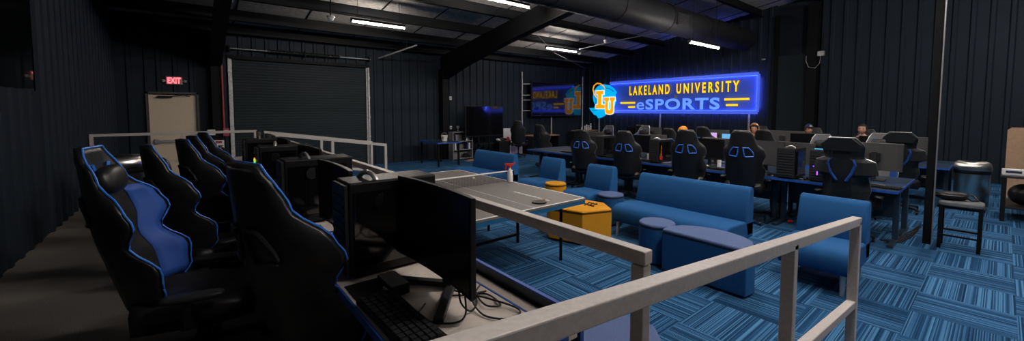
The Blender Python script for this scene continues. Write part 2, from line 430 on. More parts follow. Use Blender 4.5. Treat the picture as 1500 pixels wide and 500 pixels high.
# roller door
d2 = bpy.data.objects.new('door_2', None); COL.objects.link(d2); d2['kind'] = 'structure'; d2.location = (0, YW, 0)
bm = BM()
z = 0.0; prof = []
while z < RZ:
    prof += [(0.0, z), (0.0, z+0.052), (-0.010, z+0.058), (-0.010, z+0.068), (0.0, z+0.075)]; z += 0.076
a = None
for (dy, zz) in prof:
    q = (bm.verts.new((RX0, 0.03+dy, zz)), bm.verts.new((RX1, 0.03+dy, zz)))
    if a: bm.faces.new((a[0], a[1], q[1], q[0]))
    a = q
obj('slat_curtain', bm, M['curtain'], d2)
for x in (RX0-0.01, RX1+0.01):
    bm = BM(); box(bm, (x, -0.05, RZ/2), (0.045, 0.06, RZ)); box(bm, (x+(0.04 if x < 2 else -0.04), -0.02, RZ/2), (0.05, 0.012, RZ))
    for k in range(5): box(bm, (x, -0.085, 0.3+0.62*k), (0.06, 0.02, 0.05))
    obj('guide_track', bm, M['galv'], d2)
bm = BM(); box(bm, ((RX0+RX1)/2, -0.03, RZ+0.03), (RX1-RX0+0.1, 0.10, 0.10)); obj('header_beam', bm, M['steel_bk'], d2)
bm = BM(); cyl(bm, (RX0, -0.16, 3.36), (RX1+0.05, -0.16, 3.36), 0.016); obj('torsion_shaft', bm, M['silver'], d2, smooth=True)
bm = BM()
for x0 in (1.65, 2.62):
    tube(bm, [(x0+0.9*i/400, -0.16+0.042*math.cos(i*0.45*PI/2.2), 3.36+0.042*math.sin(i*0.45*PI/2.2)) for i in range(401)], 0.009, 5)
obj('torsion_spring', bm, M['plastic_s'], d2, smooth=True)
bm = BM()
for x in (RX0, 2.58, RX1): box(bm, (x, -0.12, 3.36), (0.03, 0.20, 0.16))
obj('shaft_bracket', bm, M['steel_bk'], d2)
bm = BM()
bar(bm, (4.72, -0.15, 3.42), (5.25, -1.8, 3.68), 0.03, 0.04); obj('door_rail', bm, M['galv'], d2)
bm = BM(); bar(bm, (5.12, -1.4, 3.62), (5.12, -1.4, 4.05), 0.02, 0.02); bar(bm, (5.12, -1.4, 3.66), (4.9, -1.2, 4.02), 0.012, 0.012); obj('rail_hanger', bm, M['steel_bk'], d2)

# ------------------------------------------------------------------ lamps
def lamp(x0, x1, y, z, label, m='tube'):
    t = thing('ceiling_lamp', label, 'light', ((x0+x1)/2, y, z), 0, None)
    L = x1-x0
    bm = BM(); box(bm, (0, 0, 0.055), (L+0.06, 0.045, 0.05)); obj('housing', bm, M['steel_bk'], t)
    bm = BM(); cyl(bm, (-L/2, 0, 0), (L/2, 0, 0), 0.022, seg=12); obj('lamp_tube', bm, M[m], t, smooth=True)
    bm = BM()
    for s in (-1, 1): box(bm, (s*(L/2+0.015), 0, 0.015), (0.03, 0.07, 0.07))
    obj('end_cap', bm, M['plastic_s'], t)
    bm = BM(); zz = roof(y)-z
    for s in (-1, 1): cyl(bm, (s*L*0.4, 0, 0.08), (s*L*0.4, 0, zz), 0.005, seg=6)
    obj('hanger_rod', bm, M['steel_bk'], t)
    return t
lamp(2.98, 4.26, 9.62, 3.83, 'lit tube light hanging nearest the roller shutter door')
lamp(5.27, 6.45, 7.35, 4.25, 'lit tube light cut by the top edge of the photo')
lamp(9.38, 10.86, 9.78, 3.86, 'lit tube light in front of the wall-mounted screen corner')
lamp(9.0, 10.45, 4.62, 3.33, 'lit tube light under the dark duct right of the lit sign')
# unseen tubes added outside the frame to light the lounge and foreground
for x, y, z in ((2.9, 0.1, 4.7), (5.2, 2.6, 4.6), (8.8, 0.6, 4.6), (5.4, -1.4, 4.6), (12.2, -1.2, 4.5)):
    lamp(x-0.62, x+0.62, y, z, 'added tube light over the lounge outside the picture', 'tube2')['group'] = 'added tube lights above the frame'

# duct, pipes and small ceiling devices
bm = BM(); cyl(bm, (4.0, 5.6, 4.12), (14.6, 5.6, 4.12), 0.36, seg=24)
for x in (5.5, 7.5, 9.5, 11.5, 13.5): cyl(bm, (x-0.03, 5.6, 4.12), (x+0.03, 5.6, 4.12), 0.375, seg=24)
tag(obj('air_duct', bm, M['duct'], smooth=True), 'big round black air duct running under the roof towards the sign wall', 'duct')
bm = BM(); box(bm, (9.8, 5.22, 4.05), (0.55, 0.04, 0.30)); 
for k in range(6): box(bm, (9.8, 5.19, 3.93+0.045*k), (0.50, 0.02, 0.012))
tag(obj('duct_vent', bm, M['plastic_s'], None), 'dark rectangular grille on the side of the big duct', 'vent')
def pipe(name, pts, r, m, label, cat='pipe'):
    bm = BM(); tube(bm, pts, r, 8); return tag(obj(name, bm, M[m], smooth=True), label, cat)
pipe('conduit', [(5.2, 6.35, 4.33), (14.6, 6.35, 4.33)], 0.012, 'silver', 'long thin bright conduit running along the underside of the duct')
pipe('conduit', [(10.95, 9.78, 3.95), (11.4, 8.2, 4.15), (12.2, 6.6, 4.35)], 0.014, 'silver', 'bright conduit rising from the end of the lamp by the corner')
pipe('conduit', [(3.6, 8.35, 4.55), (8.0, 8.35, 4.55)], 0.012, 'silver', 'thin bright conduit left of the tube light at the top edge')
pipe('hanging_wire', [(9.1, 9.95, 4.3), (9.9, 9.9, 3.75), (11.9, 10.2, 3.35)], 0.003, 'silver', 'thin slack wire crossing the lamp by the corner', 'wire')
def dome(x, y, z, label, cat='smoke detector', name='smoke_detector', s=1.0):
    t = thing(name, label, cat, (x, y, z))
    bm = BM(); lathe(bm, [(0.075*s, 0.0), (0.08*s, 0.015), (0.08*s, 0.04)]); obj('mounting_plate', bm, M['galv'], t, smooth=True)
    bm = BM(); lathe(bm, [(0.012*s, -0.07*s), (0.045*s, -0.055*s), (0.06*s, -0.02*s), (0.065*s, 0.0)]); obj('sensor_dome', bm, M['white'], t, smooth=True)
    bm = BM(); cyl(bm, (0, 0, 0.04), (0, 0, roof(y)-z), 0.012, seg=8); obj('drop_pipe', bm, M['steel_bk'], t)
    return t
dome(2.35, 9.0, 3.70, 'small white ceiling detector left of the tube light by the roller door')
dome(0.58, 9.0, 3.74, 'small white ceiling detector above the exit door column')
dome(9.36, 8.0, 4.66, 'bright metal sprinkler device under the roof left of the duct', 'sprinkler', 'fire_sprinkler', 1.3)
dome(11.55, 9.0, 4.22, 'bright device at the joint of two pipes above the sign', 'sprinkler', 'fire_sprinkler', 1.1)
dome(11.05, 9.78, 3.84, 'round device at the right end of the lamp by the corner', 'sprinkler', 'fire_sprinkler', 0.9)

# exit sign
t = thing('exit_sign', 'lit red EXIT sign above the beige exit door', 'exit sign', (-0.31, YW-0.06, 2.38))
bm = BM(); box(bm, (0, 0, 0.10), (0.31, 0.05, 0.19)); obj('housing', bm, M['exitbox'], t, bev=0.006)
bm = text_mesh('EXIT', 0.2, 0.003, 0.8, 0.006); fit(bm, -0.125, 0.125, 0.03, 0.17)
xf(bm.verts, Matrix(((1, 0, 0, 0), (0, 0, -1, -0.029), (0, 1, 0, 0), (0, 0, 0, 1)))); obj('lettering', bm, M['exitface'], t)
for s in (-1, 1):
    bm = BM(); lathe(bm, [(0.03, 0), (0.038, 0.05), (0.02, 0.06)], (s*0.20, 0, 0.06)); box(bm, (s*0.165, 0, 0.09), (0.03, 0.02, 0.02))
    obj('emergency_lamp', bm, M['exitbox'], t)

# red pipe, boxes and extinguisher by the column
pipe('sprinkler_pipe', [(0.62, YW-0.36, 1.3), (0.62, YW-0.36, 3.5)], 0.022, 'redpaint', 'thin dull red pipe standing against the column by the roller door')
def plate(name, x, z, w, h, m, label, cat, y=YW-0.06, mark=None):
    t = thing(name, label, cat, (x, y, z))
    bm = BM(); box(bm, (0, 0, 0), (w, 0.05, h)); obj('cover', bm, M[m], t, bev=0.005)
    if mark:
        bm = BM(); box(bm, (0, -0.028, mark[1]), (w*0.6, 0.008, h*0.3)); obj('face_plate', bm, M[mark[0]], t)
    return t
plate('alarm_box', 0.66, 1.20, 0.13, 0.20, 'redpaint', 'red alarm box at the foot of the red pipe', 'alarm box', YW-0.38, ('white', 0.02))
plate('wall_switch', 0.36, 1.20, 0.16, 0.14, 'paper', 'pale wall box left of the red alarm box', 'switch', YW-0.34, ('plastic', 0))
plate('notice_sign', 0.50, 0.90, 0.22, 0.20, 'paper', 'white notice above the red fire extinguisher', 'sign', YW-0.36, ('redpaint', 0.05))
t = thing('fire_extinguisher', 'red fire extinguisher hanging on the column by the exit door', 'fire extinguisher', (0.50, YW-0.42, 0.42))
bm = BM(); lathe(bm, [(0.085, 0), (0.09, 0.02), (0.09, 0.30), (0.06, 0.36), (0.03, 0.38)]); obj('cylinder', bm, M['red'], t, smooth=True)
bm = BM(); cyl(bm, (0, 0, 0.38), (0, 0, 0.43), 0.02); box(bm, (0.03, 0, 0.44), (0.10, 0.025, 0.02)); obj('valve_handle', bm, M['plastic'], t)
bm = BM(); tube(bm, [(0.03, 0, 0.42), (0.12, 0, 0.36), (0.11, 0, 0.2), (0.10, 0, 0.08)], 0.012); obj('hose', bm, M['plastic'], t, smooth=True)
plate('wall_switch', 7.08+0.12, 2.18, 0.09, 0.13, 'white', 'left of the two small white boxes high on the ribbed wall', 'switch', mark=('plastic', 0))
plate('wall_switch', 7.28+0.10, 2.20, 0.09, 0.13, 'white', 'right of the two small white boxes high on the ribbed wall', 'switch', mark=('plastic', 0))
plate('wall_outlet', 7.38, 1.12, 0.08, 0.12, 'paper', 'small outlet on the ribbed wall left of the bookshelf', 'outlet', mark=('plastic', 0))

# ------------------------------------------------------------------ railings
def railing(label, runs, posts, mids, w=0.05):
    t = thing('railing', label, 'railing', posts[0][0])
    o = Vector(posts[0][0])
    for a, b in runs:
        bm = BM(); bar(bm, Vector(a)-o, Vector(b)-o, w, w); obj('top_rail', bm, M['rail'], t, bev=0.004)
    for a, b in posts:
        bm = BM(); bar(bm, Vector(a)-o, Vector(b)-o, w, w); obj('post', bm, M['rail'], t, bev=0.004)
    for a, b in mids:
        bm = BM(); bar(bm, Vector(a)-o, Vector(b)-o, w*0.9, w*0.9); obj('mid_rail', bm, M['rail'], t, bev=0.004)
    return t
yr, xe, ze = 0.555, 3.25, 1.075
sl = 0.100
zr = lambda x: ze-0.025+(xe-x)*sl
gz = lambda x: max(0.0, 0.3-(x-0.98)*0.132) if x > 0.98 else 0.3
railing('grey square-tube ramp handrail crossing the foreground',
        [((-0.15, yr, zr(-0.15)), (xe+0.025, yr, zr(xe+0.025)))],
        [((x, yr, gz(x)), (x, yr, zr(x))) for x in (xe, 2.0, 0.15)],
        [((0.15, yr, zr(0.15)-0.535), (xe, yr, zr(xe)-0.535))])
xr, zt = 1.02, 1.345
railing('long dark grey guard rail along the platform edge behind the desks',
        [((xr, 0.63, zt-0.025), (xr, 7.72, zt-0.025))],
        [((xr, y, 0.0), (xr, y, zt-0.05)) for y in (0.655, 2.4, 4.15, 5.9, 7.69)],
        [((xr, 0.655, 0.72), (xr, 7.69, 0.72))], 0.042)
def side_ramp(y, label):
    railing(label, [((xr, y, 1.35), (3.02, y, 1.055))],
            [((x, y, max(0, 0.3-(x-0.98)*0.148)), (x, y, 1.34-(x-xr)*0.1475)) for x in (3.0, 2.0, 1.06)],
            [((xr, y, 0.85), (3.0, y, 0.53))])
side_ramp(7.775, 'nearer grey handrail of the far ramp before the roller door')
side_ramp(8.58, 'farther grey handrail of the far ramp before the roller door')
railing('grey guard rail at the far platform end before the exit door',
        [((-1.3, 9.22, 1.345), (0.98, 9.22, 1.345))],
        [((x, 9.22, 0.3), (x, 9.22, 1.33)) for x in (-1.28, -0.15, 0.95)],
        [((-1.28, 9.22, 0.84), (0.95, 9.22, 0.84))], 0.045)

# ------------------------------------------------------------------ gaming chairs
def lerp_tab(tab, t):
    for (a, va), (b, vb) in zip(tab, tab[1:]):
        if t <= b:
            k = (t-a)/(b-a); k = k*k*(3-2*k) if tab is not WB else k
            return va+(vb-va)*k
    return tab[-1][1]
WA = [(0, .22), (.12, .26), (.26, .28), (.42, .250), (.56, .29), (.64, .275), (.80, .175), (.92, .15), (1.0, .105)]
WB = [(0, .22), (.20, .25), (.30, .235), (.42, .235), (.46, .33), (.64, .30), (.69, .205), (.72, .195), (.86, .215), (.90, .205), (1.0, .13)]
WGA = [(0, .08), (.14, .17), (.28, .20), (.42, .11), (.56, .17), (.66, .14), (.80, .05), (1.0, .0)]
def back_pt(W, s, t, off, h0=0.50, hh=0.86):
    z = h0+hh*t
    x = -0.23-0.20*t - 0.03*math.sin(PI*t)
    x += lerp_tab(WGA, t)*abs(s)**2.6
    return (x+off, s*lerp_tab(W, t), z)
def gaming_chair(label, style='A', group=None):
    W = WA if style == 'A' else WB
    t = thing('gaming_chair', label, 'chair', (0, 0, 0), 0, group)
    for k in range(5):
        a = 2*PI*k/5+0.3
        bm = BM(); cyl(bm, (0.31*math.cos(a), 0.31*math.sin(a)-0.012, 0.03), (0.31*math.cos(a), 0.31*math.sin(a)+0.012, 0.03), 0.03, seg=12)
        box(bm, (0.31*math.cos(a), 0.31*math.sin(a), 0.062), (0.03, 0.035, 0.02))
        obj('caster', bm, M['plastic'], t)
    bm = BM()
    for k in range(5):
        a = 2*PI*k/5+0.3
        bar(bm, (0.02*math.cos(a), 0.02*math.sin(a), 0.115), (0.31*math.cos(a), 0.31*math.sin(a), 0.082), 0.05, 0.03)
    cyl(bm, (0, 0, 0.07), (0, 0, 0.15), 0.045); obj('star_base', bm, M['plastic_s'], t, bev=0.004)
    bm = BM(); cyl(bm, (0, 0, 0.10), (0, 0, 0.37), 0.026); cyl(bm, (0, 0, 0.26), (0, 0, 0.38), 0.035); obj('gas_lift', bm, M['plastic'], t, smooth=True)
    bm = BM(); box(bm, (-0.02, 0, 0.39), (0.26, 0.20, 0.05)); bar(bm, (0.05, -0.1, 0.39), (0.05, -0.26, 0.385), 0.012, 0.012); obj('tilt_plate', bm, M['plastic'], t)
    # seat with raised side bolsters
    bm = BM(); rings = []
    for i in range(9):
        u = i/8; x = -0.25+0.52*u; w = 0.255+0.02*math.sin(PI*u)-(0.03 if u > .9 else 0)
        top = 0.505-0.02*u**3 - (0.03 if i == 8 else 0); r = []
        for s in (-1, -.86, -.68, -.5, 0, .5, .68, .86, 1):
            r.append((x, s*w, top+(0.055 if .6 < abs(s) < .9 else (0.015 if abs(s) == 1 else 0))*(1-0.5*u)))
        for s in (1, .7, 0, -.7, -1): r.append((x, s*w*0.96, 0.41))
        rings.append(r)
    loft(bm, rings); obj('seat', bm, M['leather'], t, smooth='all')
    # backrest shell
    bm = BM(); rings = []
    ss = [-1, -.85, -.65, -.4, 0, .4, .65, .85, 1]
    NT = 26 if style == 'A' else 10
    us = [i/NT for i in range(NT+1)] if style == 'A' else [u for u, w_ in WB]
    for u in us:
        th = 0.085*(1-0.35*u)
        r = [back_pt(W, s, u, 0.0) for s in ss]
        r += [back_pt(W, s, u, -th*(1-0.62*abs(s)**3)) for s in ss[::-1]]
        rings.append(r)
    loft(bm, rings); back = obj('backrest', bm, M['leather'] if style == 'A' else M['blackfab'], t, smooth='all' if style == 'A' else False)
    # inner side panels
    for sg in (-1, 1):
        bm = BM(); R1 = []; R2 = []
        for i in range(15):
            u = 0.07+0.66*i/14
            s0 = 0.60; s1 = 0.96
            row = [back_pt(W, sg*(s0+(s1-s0)*k/4), u, 0.007) for k in range(5)]
            row2 = [back_pt(W, sg*(s1-(s1-s0)*k/4), u, 0.001) for k in range(5)]
            R1.append(row+row2)
        loft(bm, R1); obj('wing_panel', bm, M['chairblue'], back, smooth='all')
    # piping along the rim
    bm = BM()
    uu = [i/24 for i in range(25)] if style == 'A' else us
    pts = [back_pt(W, -1, u, 0.002) for u in uu]+[back_pt(W, s, 1.0, 0.002) for s in (-.5, 0, .5)]+[back_pt(W, 1, u, 0.002) for u in uu[::-1]]
    tube(bm, pts, 0.005, 6); obj('piping', bm, M['slotblue'] if style == 'A' else M['silver'], back, smooth=True)
    if style == 'A':
        for sg in (-1, 1):
            bm = BM()
            def bp(s, u): 
                p = back_pt(W, s, u, -0.085*(1-0.35*u)*(1-0.62*abs(s)**3)-0.004); return p
            loop = [(0.13, .705), (0.42, .705), (0.55, .62), (0.56, .555), (0.20, .545), (0.15, .60)]
            if True:
                L = []
                for (a, b), (c, d) in zip(loop, loop[1:]+loop[:1]):
                    for k in range(3): L.append(bp(sg*(a+(c-a)*k/3), b+(d-b)*k/3))
                tube(bm, L, 0.009, 6, closed=True)
            obj('slot_trim', bm, M['slotblue'], back, smooth=True)
            bm = BM(); c = [bp(sg*a, b) for a, b in loop]
            c2 = [(p[0]+0.02, p[1], p[2]) for p in c]; c = [(p[0]+0.002, p[1], p[2]) for p in c]
            loft(bm, [c, c2]); obj('belt_slot', bm, M['plastic'], back)
    else:
        for sg in (-1, 1):
            bm = BM()
            pa = [back_pt(W, sg*(0.62-0.5*(0.78-u)/0.5), u, -0.085*(1-0.35*u)*(1-0.62*abs(0.5)**3)-0.006) for u in (0.68, 0.6, 0.48, 0.36)]
            tube(bm, pa, 0.016, 6); obj('back_stripe', bm, M['chairblue'], back, smooth=True)
        bm = BM()
        hexp = [(-.16, .80), (-.2, .9), (-.11, 1.0), (.11, 1.0), (.2, .9), (.16, .80)]
        prism(bm, [(y, 0.5+.86*u) for y, u in hexp], 0, 0.03, lambda y, z, a: (-0.23-0.20*(z-.5)/.86-0.078-a, y, z)); obj('head_shell', bm, M['blackfab'], back, bev=0.008)
    # cushions
    bm = BM(); p = back_pt(W, 0, .80, 0.045); cushion(bm, p, (0.09, 0.26, 0.15), 2.6, 12, Matrix.Rotation(-0.22, 4, 'Y')); obj('neck_pillow', bm, M['leather'], t, smooth='all')
    bm = BM()
    for sg in (-1, 1): tube(bm, [back_pt(W, sg*.3, .80, 0.02), back_pt(W, sg*.45, .86, 0.012), back_pt(W, sg*.6, .90, 0.01)], 0.008, 6)
    obj('pillow_strap', bm, M['slotblue'], t, smooth=True)
    for sg in (-1, 1):
        ar = None
        bm = BM(); cushion(bm, (0.02, sg*0.315, 0.595), (0.27, 0.085, 0.035), 4, 10); ar = obj('armrest', bm, M['plastic_s'], t, smooth='all')
        bm = BM(); bar(bm, (0, sg*0.315, 0.44), (0, sg*0.315, 0.59), 0.06, 0.03); bar(bm, (0, sg*0.33, 0.44), (0, sg*0.12, 0.41), 0.06, 0.018); obj('arm_post', bm, M['plastic'], ar)
    return t
# first chairs of both kinds stand on the hall floor
GA = 'gaming chairs at the near side of the desk island'
def grey_front(root):
    for ch in root.children:
        if ch.name.startswith('neck_pillow'): pass
chairA = gaming_chair('black gaming chair with blue slots before the desk, second left of the long sofa', 'A', GA)
chairA.location = (6.80, 4.68, 0); chairA.rotation_euler.z = 0.36
def cA(x, y, rz, label, group=None, dz=0.0, z=0.0, **k): return dup(chairA if z == 0 else chairP, (x, y, z), rz, label, group, dz, **k)
def repipe(root, m):
    for ch in root.children:
        for g in ch.children:
            if g.name.startswith('piping'): g.data = g.data.copy(); g.data.materials[0] = M[m]
repipe(chairA, 'sheen_trim')  # grey piping paints a rim highlight on the hall chairs
cA(6.80, 5.80, 0.45, 'black gaming chair with blue slots behind the lone lounge chair near the corner', GA, -0.02)
cA(6.80, 3.43, 0.30, 'black gaming chair with blue slots behind the middle of the long sofa', GA, 0.07)
cA(6.80, 2.52, 0.18, 'black gaming chair with blue slots behind the right end of the long sofa', GA, 0.09)
far_chairs = []
far_chairs += [cA(8.55, 8.95, 0.35, 'black gaming chair turned sideways at the left end of the desk island', None, -0.04)]
far_chairs += [cA(9.55, 11.45, 0.8, 'black gaming chair standing in the far corner beside the big television', None, 0.02)]
GF = 'gaming chairs at the second desk island'
cA(9.85, 6.15, 0.0, 'black gaming chair at the second island behind the second-left monitor', GF)
cA(9.9, 4.50, 0.0, 'black gaming chair with blue slots in front of the lilac lit screen', GF)
cA(9.9, 3.25, 0.1, 'black gaming chair with blue slots before the person in the orange hood', GF, -0.02)
cA(9.75, 5.32, 0.1, 'black gaming chair under the person seen from behind left of the lilac screen', GF, -0.06)
# chairs facing the viewer beyond the first island, reflected light painted as grey fronts
GB = 'chairs on the far side of the first island'
chairG = dup(chairA, (8.78, 5.9, 0), PI-0.1, 'grey-fronted gaming chair facing the viewer above the second monitor', GB)
for ch in chairG.children:
    n = ch.name.split('.')[0]
    if n in ('backrest',):
        ch.data = ch.data.copy(); ch.data.materials[0] = M['sheen_trim']
        for g in ch.children:
            if g.name.startswith('piping'): g.data = g.data.copy(); g.data.materials[0] = M['silver']
    if n == 'neck_pillow': ch.data = ch.data.copy(); ch.data.materials[0] = M['plastic_s']
dup(chairG, (8.78, 7.0, 0), PI, 'grey-fronted gaming chair facing the viewer above the leftmost grey monitor', GB, -0.03)
dup(chairG, (8.75, 2.02, 0), PI+0.2, 'pale grey headrest chair behind the purple lit computer tower', GB, -0.06)
dup(chairG, (8.75, 1.30, 0), PI, 'large grey-fronted chair behind the grey monitor at the desk end', GB, 0.0)
# angular chairs
chairB = gaming_chair('angular black gaming chair with two blue back stripes near the desk end', 'B')
chairB.location = (6.80, 1.26, 0.0)
for ch in chairB.children:
    if ch.name.split('.')[0] not in ('star_base', 'caster'): ch.location.z += 0.05
dup(chairB, (9.55, 1.10, 0), 0.1, 'angular black gaming chair with blue stripes at the second island beside the pole', None, -0.02)
# platform row
GP = 'gaming chairs along the platform desks'
chairP = dup(chairA, (0.01, 2.88, P), -0.20, 'large black and blue gaming chair at the far left of the foreground', GP, -0.10)
repipe(chairP, 'slotblue')
def dark_slots(root):
    for ch in root.children:
        for g in ch.children:
            if g.name.startswith('slot_trim'): g.data = g.data.copy(); g.data.materials[0] = M['leather']
dark_slots(chairP)
for c in far_chairs: dark_slots(c)
cA(0.57, 1.97, 0.30, 'black gaming chair seen from behind just left of the foreground monitor', GP, -0.015, P)
cA(0.16, 4.10, 0.22, 'second gaming chair along the platform, leaning beside the steel bin', GP, -0.07, P)
cA(0.34, 4.95, 0.30, 'third gaming chair along the platform, before the beige exit door', GP, -0.08, P)
cA(0.41, 5.75, 0.3, 'fourth gaming chair along the platform, its top before the door edge', GP, -0.09, P)
cA(0.52, 6.50, 0.3, 'fifth and farthest gaming chair along the platform desks', GP, -0.09, P)

# ------------------------------------------------------------------ monitors, towers, peripherals
def monitor(label, w=0.60, h=0.35, zc=0.32, feet='v', back='plastic', scr='screen', curve=0.02, group=None, name='monitor'):
    """faces local -X, stands on z=0"""
    t = thing(name, label, 'monitor', (0, 0, 0), 0, group)
    N = 10
    bm = BM(); rings = []
    for i in range(N+1):
        s = -1+2*i/N; x = -curve*s*s; y = s*w/2; th = 0.022 if abs(s) > .95 else 0.03
        rings.append([(x, y, zc-h/2), (x, y, zc+h/2), (x+th, y, zc+h/2-0.004), (x+th, y, zc-h/2+0.004)])
    loft(bm, rings); shell = obj('shell', bm, M[back], t, bev=0.003)
    bm = BM(); rings = []
    for i in range(N+1):
        s = -1+2*i/N; x = -curve*s*s-0.0015; y = s*(w/2-0.008)
        rings.append([(x, y, zc-h/2+0.016), (x, y, zc+h/2-0.008), (x+0.001, y, zc+h/2-0.008), (x+0.001, y, zc-h/2+0.016)])
    loft(bm, rings); obj('screen', bm, M[scr], shell)
    bm = BM(); box(bm, (0.07, 0, zc*0.62), (0.035, 0.06, zc*1.2)); box(bm, (0.045, 0, zc), (0.05, 0.12, 0.12)); obj('stand_column', bm, M['plastic_s'], t, bev=0.004)
    bm = BM()
    if feet == 'v':
        for s in (-1, 1): bar(bm, (0.08, 0, 0.012), (-0.10, s*0.22, 0.010), 0.035, 0.018)
        box(bm, (0.085, 0, 0.012), (0.06, 0.07, 0.022))
    else: box(bm, (0.03, 0, 0.008), (0.19, 0.25, 0.014))
    obj('stand_foot', bm, M['plastic_s'], t, bev=0.003)
    return t
def tower(label, m='plastic', led=None, w=0.20, d=0.42, h=0.44, group=None, ring=False):
    """front faces local -X"""
    t = thing('computer_tower', label, 'computer', (0, 0, 0), 0, group)
    bm = BM(); box(bm, (0, 0, h/2+0.012), (d, w, h)); obj('case', bm, M[m], t, bev=0.008)
    bm = BM(); box(bm, (-d/2-0.008, 0, h/2+0.012), (0.016, w*0.94, h*0.95))
    for k in range(9): box(bm, (-d/2-0.018, 0, 0.06+h*0.09*k), (0.008, w*0.8, 0.012))
    obj('front_panel', bm, M['plastic_s'], t, bev=0.002)
    bm = BM(); box(bm, (-0.01, -w/2-0.002, h/2+0.01), (d*0.85, 0.004, h*0.8)); obj('side_window', bm, M['tvglass'], t)
    bm = BM()
    for sx in (-1, 1):
        for sy in (-1, 1): cyl(bm, (sx*d*0.4, sy*w*0.35, 0), (sx*d*0.4, sy*w*0.35, 0.014), 0.015, seg=8)
    obj('rubber_foot', bm, M['cable'], t)
    if ring:
        bm = BM(); tube(bm, [(-d/2-0.024, 0.034*math.cos(2*PI*k/24), h*0.70+0.034*math.sin(2*PI*k/24)) for k in range(24)], 0.004, 6, closed=True); obj('fan_ring', bm, M['rainbow'], t, smooth=True)
    if led:
        bm = BM(); box(bm, (-d/2-0.024, 0.0, h*0.5), (0.006, 0.012, h*0.55)); box(bm, (-d/2-0.024, 0.02, h*0.5), (0.006, 0.06, 0.012)); obj('light_strip', bm, M[led], t)
    return t
def keyboard(label, group='keyboards on the desks'):
    t = thing('keyboard', label, 'keyboard', (0, 0, 0), 0, group)
    bm = BM(); box(bm, (0, 0, 0.010), (0.135, 0.42, 0.018)); obj('base', bm, M['plastic'], t, bev=0.003)
    bm = BM()
    for i in range(5):
        for j in range(14): box(bm, (-0.05+0.024*i, -0.19+0.0285*j, 0.024), (0.018, 0.022, 0.010))
    obj('keys', bm, M['plastic_s'], t)
    return t
def mouse(label, group='mice on the desks'):
    t = thing('mouse', label, 'mouse', (0, 0, 0), 0, group)
    bm = BM(); cushion(bm, (0, 0, 0.018), (0.115, 0.062, 0.040), 2.4, 8); obj('shell', bm, M['plastic_s'], t, smooth='all')
    bm = BM(); box(bm, (0.03, 0, 0.036), (0.02, 0.006, 0.006)); obj('wheel', bm, M['cable'], t)
    return t
def headset(label, led=False, group=None):
    """hangs with band up, band in local YZ, cups below, z=0 at the band's inner top"""
    t = thing('headset', label, 'headset', (0, 0, 0), 0, group)
    bm = BM(); tube(bm, [(0, 0.085*math.cos(a), -0.085+0.095*math.sin(a)) for a in [PI*k/14 for k in range(15)]], 0.011, 6); obj('headband', bm, M['silver'], t, smooth=True)
    for s in (-1, 1):
        bm = BM(); cyl(bm, (0, s*0.062, -0.11), (0, s*0.105, -0.11), 0.045, 0.036, 16); obj('ear_cup', bm, M['plastic'], t, smooth=True)
    bm = BM(); tube(bm, [(0.0, 0.09, -0.13), (-0.06, 0.09, -0.17), (-0.10, 0.06, -0.18)], 0.005, 6); obj('microphone', bm, M['silver'], t, smooth=True)
    if led:
        bm = BM(); tube(bm, [(0.04*math.cos(2*PI*k/20), -0.108, -0.11+0.04*math.sin(2*PI*k/20)) for k in range(20)], 0.004, 6, closed=True); obj('light_ring', bm, M['rainbow'], t, smooth=True)
    return t

# ------------------------------------------------------------------ desks
def desk(label, x0, x1, y0, y1, z, group, top='desk_dk', base=0.0, panel=True, near=-1):
    t = thing('gaming_desk', label, 'desk', ((x0+x1)/2, (y0+y1)/2, base), 0, group)
    w, d = x1-x0, y1-y0; zz = z-base
    bm = BM(); box(bm, (0, 0, zz-0.014), (w, d, 0.028)); obj('desktop', bm, M[top], t, bev=0.003)
    bm = BM()
    for s in (-1, 1):
        box(bm, (s*(w/2+0.004), 0, zz-0.015), (0.008, d, 0.032)); box(bm, (0, s*(d/2+0.004), zz-0.015), (w+0.016, 0.008, 0.032))
    obj('edge_band', bm, M['blue_edge'], t)
    for s in (-1, 1):
        bm = BM(); box(bm, (w*0.12, s*(d/2-0.05), zz/2-0.02), (0.07, 0.06, zz-0.06)); box(bm, (0, s*(d/2-0.05), 0.02), (w*0.86, 0.06, 0.04)); obj('leg', bm, M['desk_dk'], t, bev=0.004)
    if panel:
        bm = BM(); box(bm, (near*-1*(w/2-0.03), 0, zz-0.26), (0.02, d-0.14, 0.42)); obj('modesty_panel', bm, M['desk_dk'], t)
    return t
GD = 'desks of the first island'
DZt = 0.74
segs = [(0.78, 2.16), (2.18, 3.56), (3.58, 4.96), (4.98, 6.36), (6.38, 7.76)]
nm = ['closest to the black pole', 'behind the right half of the sofa', 'behind the left half of the sofa', 'behind the lone lounge chairs', 'at the far left end of the island']
for (a, b), w in zip(segs, nm):
    desk('dark blue-edged desk on the near side, '+w, 6.78, 7.48, a, b, DZt, GD)
    desk('dark blue-edged desk on the far side, '+w, 7.52, 8.24, a, b, DZt, GD, near=1)
GD2 = 'desks of the second island'
for (a, b), w in zip([(0.55, 1.95), (1.97, 3.37), (3.39, 4.79), (4.81, 6.21), (6.23, 7.63)], ['right end behind the black pole', 'second from the right', 'in the middle', 'second from the left', 'at the left end']):
    desk('dark blue-edged desk of the second island, near side, '+w, 10.2, 10.92, a, b, DZt, GD2)
    desk('dark blue-edged desk of the second island, far side, '+w, 10.96, 11.68, a, b, DZt, GD2, near=1)

